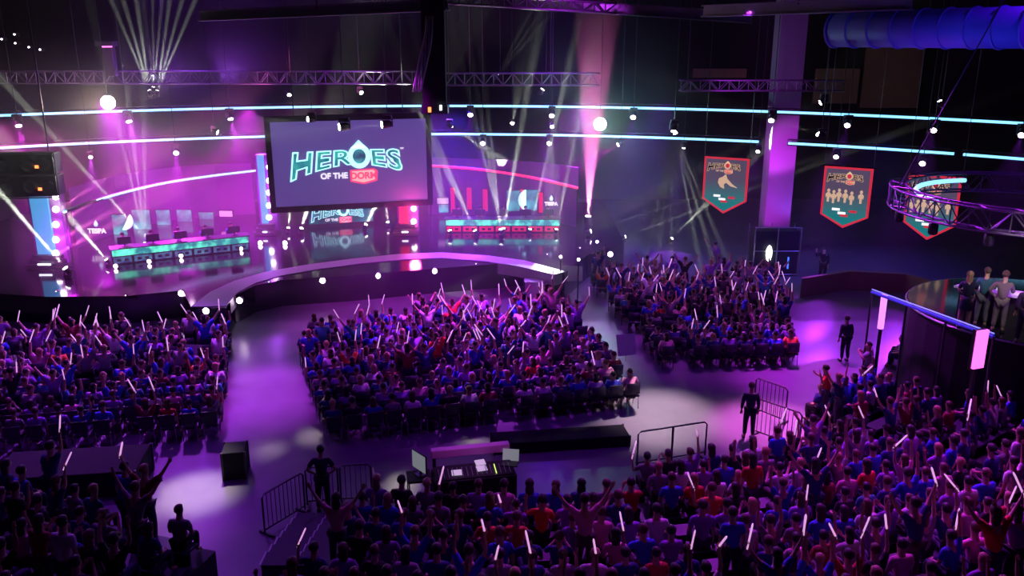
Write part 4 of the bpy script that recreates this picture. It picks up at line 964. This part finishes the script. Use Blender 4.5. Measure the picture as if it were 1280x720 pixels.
host(1224, 408, R(-30), ('down', 'desk'), 'man in dark teal suit jacket, second host from left, seen from behind', (.02, .09, .13), (.07, .07, .10), HAIRC['brown'])
host(1246, 415, R(-30), ('hip', 'desk'), 'man in grey brown suit leaning at the hosts desk, third host', (.17, .13, .13), (.13, .10, .11), HAIRC['brown'], sc=1.02)
host(1276, 430, R(-20), ('down', 'desk'), 'man in dark suit at the right edge of the platform, back turned', (.035, .02, .05), (.02, .015, .03), HAIRC['dark'])
wash('host_light', (13, 20.5, 8.2), (14.8, 24.5, 4.2), (1, .85, .85), 650, 38)
a = plane(1250, 366, PZ + .95); hd = empty('hosts_desk', (a.x, a.y + .2, PZ), R(-38), 'curved hosts desk with white top covered in papers on the round platform', 'desk')
MB().prism([(-1.1, -.25), (-.5, -.38), (.5, -.38), (1.1, -.25), (.9, .3), (-.9, .3)], .92, .98).build('desk_top', M['white'], hd)
MB().prism([(-.95, -.15), (.95, -.15), (.8, .22), (-.8, .22)], 0, .92).build('desk_body', M['black'], hd)
for i, (x, y, r_) in enumerate(((-.5, -.1, .2), (.1, .05, -.3), (.55, -.12, .5))):
    T = Matrix.Translation(hd.location) @ Matrix.Rotation(R(-38), 4, 'Z'); o = MB().box((0, 0, .004), (.28, .2, .008)).build('paper_sheet', M['paper']); o.location = T @ Vector((x, y, .985)); o.rotation_euler = (0, 0, r_); tag(o, ('white paper sheet at the left end', 'white paper sheet in the middle', 'white paper sheet at the right end')[i] + ' of the hosts desk', 'paper')
# blue lit handrail and pink lit end of the platform's side wall
A_, B_ = at(1090, 365, 27.2), at(1242, 421, 21.6); c = (A_ + B_) / 2
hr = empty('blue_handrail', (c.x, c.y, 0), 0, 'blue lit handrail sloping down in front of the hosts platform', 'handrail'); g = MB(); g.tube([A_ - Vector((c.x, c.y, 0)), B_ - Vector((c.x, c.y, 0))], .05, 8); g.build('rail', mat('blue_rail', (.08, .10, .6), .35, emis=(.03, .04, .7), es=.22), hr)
g = MB(); g.tube([A_ - Vector((c.x, c.y, -.09)), B_ - Vector((c.x, c.y, -.09))], .02, 6); g.build('light_line', M['whiteled'] if False else mat('soft_blue_led', (.2, .2, .6), .4, emis=(.25, .3, 1), es=.9), hr)
for t in (0, .33, .66, 1): q = A_.lerp(B_, t) - Vector((c.x, c.y, 0)); MB().tube([q, (q.x, q.y, 0)], .035, 6).build('post', M['darkmetal'], hr)
p0, p1 = at(1217, 413, 21.3), at(1233, 460, 21.3); pp = empty('pink_lit_side', ((p0.x + p1.x) / 2, 21.3, p1.z), R(20), 'side wall end of the hosts platform, pink light put in as glow', 'light panel')  # side wall end; the pink light falling on it is put into emission
MB().box((0, 0, (p0.z - p1.z) / 2), (.36, .08, p0.z - p1.z)).build('glow_face', M['magglow'], pp); MB().box((0, .08, (p0.z - p1.z) / 2 - .02), (.42, .1, p0.z - p1.z + .06)).build('housing', M['black'], pp); MB().box((0, .08, -p1.z / 2), (.1, .08, p1.z)).build('leg', M['darkmetal'], pp)

# ---- mixing desk in front of the middle risers
a = plane(592, 588, .95); fd = empty('mixing_desk', (a.x, a.y, 0), R(12), 'sound mixing desk with magenta lit top edge and screens, below the middle floor block', 'mixing desk')
MB().box((0, 0, .45), (2.1, .75, .9)).build('cabinet', M['blackmatte'], fd, bevel=.02)
o = MB().box((0, 0, 0), (2.0, .55, .06)).build('console', M['black'], fd); o.location = (0, -.05, .96); o.rotation_euler = (R(12), 0, 0)
for i in range(16): MB().box((-.9 + .12 * i, -.05, .05), (.02, .36, .02)).build('fader', M['yellowgreen'] if i == 12 else M['alu'], o)
MB().box((0, .5, 1.28), (2.05, .22, .22)).build('top_rail', mat('hood_cover', (.60, .18, .62), .7), fd, bevel=.02); MB().box((-.95, .45, .6), (.08, .1, 1.2)).box((.95, .45, .6), (.08, .1, 1.2)).build('rail_support', M['black'], fd)
T = Matrix.Translation(fd.location) @ Matrix.Rotation(R(12), 4, 'Z')
def monitor(loc, rz, w_, h_, tilt, label, m='greyscreen', base=True):
    r = empty('monitor', loc, rz, label, 'monitor'); o = MB().box((0, 0, h_ / 2 + .12), (w_, .04, h_)).build('housing', M['black'], r, bevel=.01)
    MB().box((0, -.024, h_ / 2 + .12), (w_ * .92, .01, h_ * .9)).build('display', M[m], r); MB().box((0, .03, .07), (.06, .04, .14)).box((0, 0, .01), (.26, .2, .02)).build('stand', M['darkmetal'], r)
monitor(T @ Vector((-1.35, .15, .9)), R(-50), .62, .5, 0, 'grey glowing monitor turned sideways left of the mixing desk')
MB().box((0, 0, 0), (.01, .01, .01))
sdt = empty('side_table', T @ Vector((-1.38, .12, 0)) - Vector((0, 0, T.translation.z)), R(12), 'small dark side table carrying the monitor left of the mixing desk', 'table'); MB().box((0, 0, .87), (.6, .6, .05)).build('table_top', M['magglow'] if False else M['blackmatte'], sdt)
for x in (-.27, .27):
    for y in (-.27, .27): MB().tube([(x, y, 0), (x, y, .85)], .02, 6).build('leg', M['darkmetal'], sdt)
lap = empty('laptop', T @ Vector((.95, .05, 1.0)), R(-8), 'open laptop on the right end of the mixing desk', 'laptop')
MB().box((0, 0, .012), (.42, .3, .024)).build('keyboard_half', M['black'], lap); o = MB().box((0, 0, .15), (.42, .02, .3)).build('lid', M['greyscreen'], lap); o.location = (0, .15, .02); o.rotation_euler = (R(-18), 0, 0)
for i, (x, y, r_, lb) in enumerate(((.2, -.05, .1, 'white paper sheets lying on the mixing desk, right pair'), (.2, .18, .12, 'white paper sheet higher on the mixing desk'), (-.45, -.12, -.05, 'white lit notes on the left of the mixing desk'))):
    o = MB().box((0, 0, .006), (.26, .21, .012)).build('paper_sheet', M['paper']); o.location = T @ Vector((x, y, 1.02 + y * .21)); o.rotation_euler = (R(12), 0, R(12) + r_); tag(o, lb, 'paper')
wash('desk_lamp', T @ Vector((0, -.4, 3.2)), T @ Vector((0, .4, 1)), (.9, .25, 1), 60, 70)

# ---- barriers, railing, vomitory steps
def barrier(A, B, hgt, label, name='crowd_barrier', bars=True, gap=.13, m='darkmetal', posts=0, mid=False):
    A, B = Vector(A), Vector(B); c, rz, wd = facing(A, B); r = empty(name, (c.x, c.y, A.z), rz, label, 'barrier'); w2 = wd / 2
    g = MB(); cr_ = .08
    g.tube([(-w2, 0, .06), (-w2, 0, hgt - cr_), (-w2 + cr_, 0, hgt), (w2 - cr_, 0, hgt), (w2, 0, hgt - cr_), (w2, 0, .06)], .024, 8); 
    if bars or mid: g.tube([(-w2, 0, .16), (w2, 0, .16)], .02, 6)
    g.build('frame', M[m], r, True)
    if bars:
        k = max(2, int(wd / gap))
        for i in range(1, k): MB().tube([(-w2 + wd * i / k, 0, .16), (-w2 + wd * i / k, 0, hgt)], .010, 5).build('bar', M[m], r)
    for i in range(posts): x = -w2 + wd * (i + 1) / (posts + 1); MB().tube([(x, 0, 0), (x, 0, hgt)], .03, 6).build('post', M[m], r)
    for q in (-1, 1): MB().box((q * w2 * .9, 0, .03), (.05, .5, .05)).build('foot', M[m], r)
    return r
f0 = lambda px, py, z=0: plane(px, py, z) - Vector((0, 0, z))
barrier(f0(381, 585, 1.1), f0(421, 582, 1.1), 1.1, 'dark crowd barrier directly behind the man at the steps')
barrier(f0(424, 582, 1.1), f0(463, 580, 1.1), 1.1, 'dark crowd barrier right of the man at the steps')
barrier(f0(327, 619, 1.1), f0(378, 590, 1.1), 1.1, 'dark crowd barrier slanting off left of the steps')
barrier(f0(466, 583, 1.1), f0(470, 640, 1.1), 1.1, 'dark barrier running toward us along the right of the steps', gap=.2)
barrier(f0(798, 540, 1.1), f0(884, 527, 1.1), 1.1, 'plain dark pipe railing before the white floor patch', 'pipe_railing', False, posts=1, mid=True)
barrier(f0(944, 497, 1.2), f0(1003, 517, 1.2), 1.2, 'crowd barrier with thin bars right of the standing man on the pink floor')
barrier(f0(950, 478, 1.2) + Vector((0, .4, 0)), f0(985, 486, 1.2), 1.2, 'second barrier panel behind the first, right of the standing man')
p = f0(407, 644)
vs_ = empty('entrance_steps', (p.x + .15, p.y - .05, 0), 0, 'dark carpeted steps with white edge lines rising below the standing man', 'steps')
for i in range(7):
    z = .10 + .14 * i; o = MB().box((.05 + .02 * i, -.25 - .5 * i, z / 2), (1.75, .5, z)).build('tread', M['carpet'], vs_)
    for x in (-.85, -.1, .9): MB().box((x + .02 * i, -.25 - .5 * i, z + .006), (.03, .5, .012)).build('edge_line', M['white'], o)
def standing(px, py, z, rz, arms, label, shirt, trs, hair, sleeve=False, sc=1.0, long=False):
    P = proto(False, arms, sleeve, long, False); r = person(P, plane(px, py, z), rz, label, shirt, trs, hair, None, sc)
    for s in (-1, 1): MB().ball((s * .13, .06, .045), (.055, .14, .05), 10).build('shoe', M['shoe'], r, True)
standing(405, 640, .0, R(6), ('hip', 'hip'), 'man in dark shirt standing back to us at the barrier above the steps', (.02, .02, .05), (.012, .012, .02), HAIRC['black'], sc=1.02)
standing(935, 548, 0, R(-8), ('down', 'down'), 'man in dark suit standing on the pink lit floor left of the barred barrier', (.02, .02, .06), (.012, .012, .03), HAIRC['dark'], True)
standing(1030, 524, .3, R(60), ('bent', 'clap'), 'person in red shirt reaching out an arm, right of the barred barrier', (.65, .04, .04), (.03, .03, .06), HAIRC['dark'])
standing(1055, 452, 0, R(10), ('down', 'down'), 'person in dark clothes standing at the right edge of the purple walkway', (.02, .02, .05), (.012, .012, .03), HAIRC['dark'], True)
standing(1027, 352, 0, R(150), ('down', 'bent'), 'distant person in black standing by the dark wall below the second pennant', (.02, .02, .03), (.012, .012, .02), HAIRC['dark'], True)
standing(893, 345, 0, R(20), ('vee', 'down'), 'person standing high at the back of the right floor block by the pillar', (.3, .1, .35), (.03, .03, .05), HAIRC['dark'])
# players at the desks
for T_, W_, nm, cc in ((TL, WL, 'left', (.05, .12, .5)), (TR, WR, 'right', (.5, .05, .10))):
    for i in range(5):
        P = get_proto(0, False, False); q = T_ @ Vector((-W_ / 2 + W_ / 5 * (i + .5), .95, 0)); rz_ = math.atan2(T_[1][0], T_[0][0]) + math.pi
        person(P, q, rz_, f'player in team shirt behind the {nm} desk, {ORD[i]} monitor from the left', cc, (.02, .02, .03), HAIRC['dark'], f'players at the {nm} desk')
        ch = empty('gaming_chair', q, rz_, f'dark chair behind the {nm} desk, {ORD[i]} from the left', 'chair', 'players chairs'); [mk(n_, m_, ch) for m_, n_ in zip(CS, ('seat', 'backrest', 'leg_frame'))]

# ---- held boards, road cases and dark covered risers
def board(px, py, d, w_, h_, rz, label, tint='white'):
    p = at(px, py, d); r = empty('poster_board', p, rz, label, 'poster'); o = MB().box((0, 0, 0), (w_, .02, h_)).build('card', M[tint], r, bevel=.005); o.rotation_euler = (R(-18), 0, 0)
    MB().tube([(0, 0.02, -h_ / 2 - .25), (0, .02, 0)], .012, 5).build('stick', M['tan'], r)
board(783, 431, 29.5, .72, .78, R(15), 'large pale poster board held up at the right edge of the middle floor block')
board(238, 441, 29.5, 1.05, .6, R(-6), 'wide pinkish poster board held up in the left floor block')
board(778, 342, 38, .55, .62, R(10), 'small pink board held high at the back of the right floor block')
board(716, 342, 38.5, .9, .7, R(0), 'pink lit square board by the stage end')
def case(px, py, w_, d_, h_, label, m='blackmatte', rz=0):
    p = plane(px, py, 0); r = empty('road_case', p, rz, label, 'equipment case'); MB().box((0, 0, h_ / 2), (w_, d_, h_)).build('body', M[m], r, bevel=.02)
    for x in (-1, 1):
        for y in (-1, 1): MB().box((x * w_ / 2, y * d_ / 2, h_ / 2), (.05, .05, h_ + .02)).build('edge_trim', M['darkmetal'], r)
    return r
case(668, 372, .95, .7, .85, 'pale grey case against the stage front near its right end', 'white')
case(95, 606, 3.6, 1.6, .7, 'long black covered equipment riser behind the left floor block', rz=R(8)); case(296, 592, .6, .7, .8, 'black covered case left of the purple aisle', rz=R(10))
case(700, 556, 4.0, .8, .35, 'long black cable case on the dark floor right of the mixing desk', rz=R(8))
for i, (px, py) in enumerate(((700, 372), (722, 376), (745, 350))):
    p = plane(px, py, 0); r = empty('light_stand', p, 0, f'slim pole with small white light at the stage right end, {ORD[i]} from the left', 'light stand'); MB().tube([(0, 0, 0), (0, 0, 1.9)], .03, 6).build('pole', M['darkmetal'], r); MB().box((0, 0, .02), (.4, .4, .04)).build('base', M['darkmetal'], r); MB().ball((0, -.03, 1.95), .07, 8).build('bulb', M['lens'], r, True)
lw_ = MB(); P_ = [plane(x, y, 0) for x, y in ((1000, 372), (1060, 362), (1130, 366), (1215, 392))]; lw_.prism([(p.x, p.y) for p in P_] + [(p.x + .1, p.y + .3) for p in P_[::-1]], 0, .9); tag(lw_.build('low_wall', M['tan']), 'dim brown low curved wall behind the hosts platform', 'low wall')
for i, (x, y) in enumerate(((2, 49), (18, 43), (19, 54), (36, 59), (50, 62))):
    p = at(x, y, 63); o = empty('wall_light', p, 0, f'tiny white light high on the dark left back wall, {ORD[i]} from the left', 'wall light', 'tiny lights on the dark back wall')
    MB().lathe([(.10, 0), (.12, .2), (.12, .5)], 10, Matrix.Rotation(R(-90), 4, 'X')).build('housing', M['black'], o); MB().ball((0, -.01, 0), (.07, .03, .05), 8).build('lens', M['lens'], o)
p = at(1101, 407, 27); t = empty('lit_post', (p.x, p.y, 0), 0, 'upright violet glowing post at the upper end of the blue handrail', 'light post')
MB().tube([(0, 0, 0), (0, 0, p.z - .1)], .06, 8).build('pole', M['darkmetal'], t); zt = at(1101, 368, 27).z
MB().tube([(0, 0, p.z - .1), (0, 0, zt)], .10, 10).build('glow_tube', mat('violet_tube', (.4, .2, .6), .4, emis=(.75, .22, 1), es=1.6), t, True)
p = at(133, 57, 45.6); f_ = empty('follow_spot', p, 0, 'black follow spot box with a purple light standing on the left roof truss', 'stage lamp')
MB().box((0, 0, .1), (.95, .5, .22)).build('hood', M['black'], f_, bevel=.02); MB().box((.1, 0, -.75), (.5, .4, 1.5)).build('body', M['black'], f_, bevel=.02); MB().box((.15, -.27, -.05), (.5, .03, .06)).build('light_line', M['magglow'], f_)
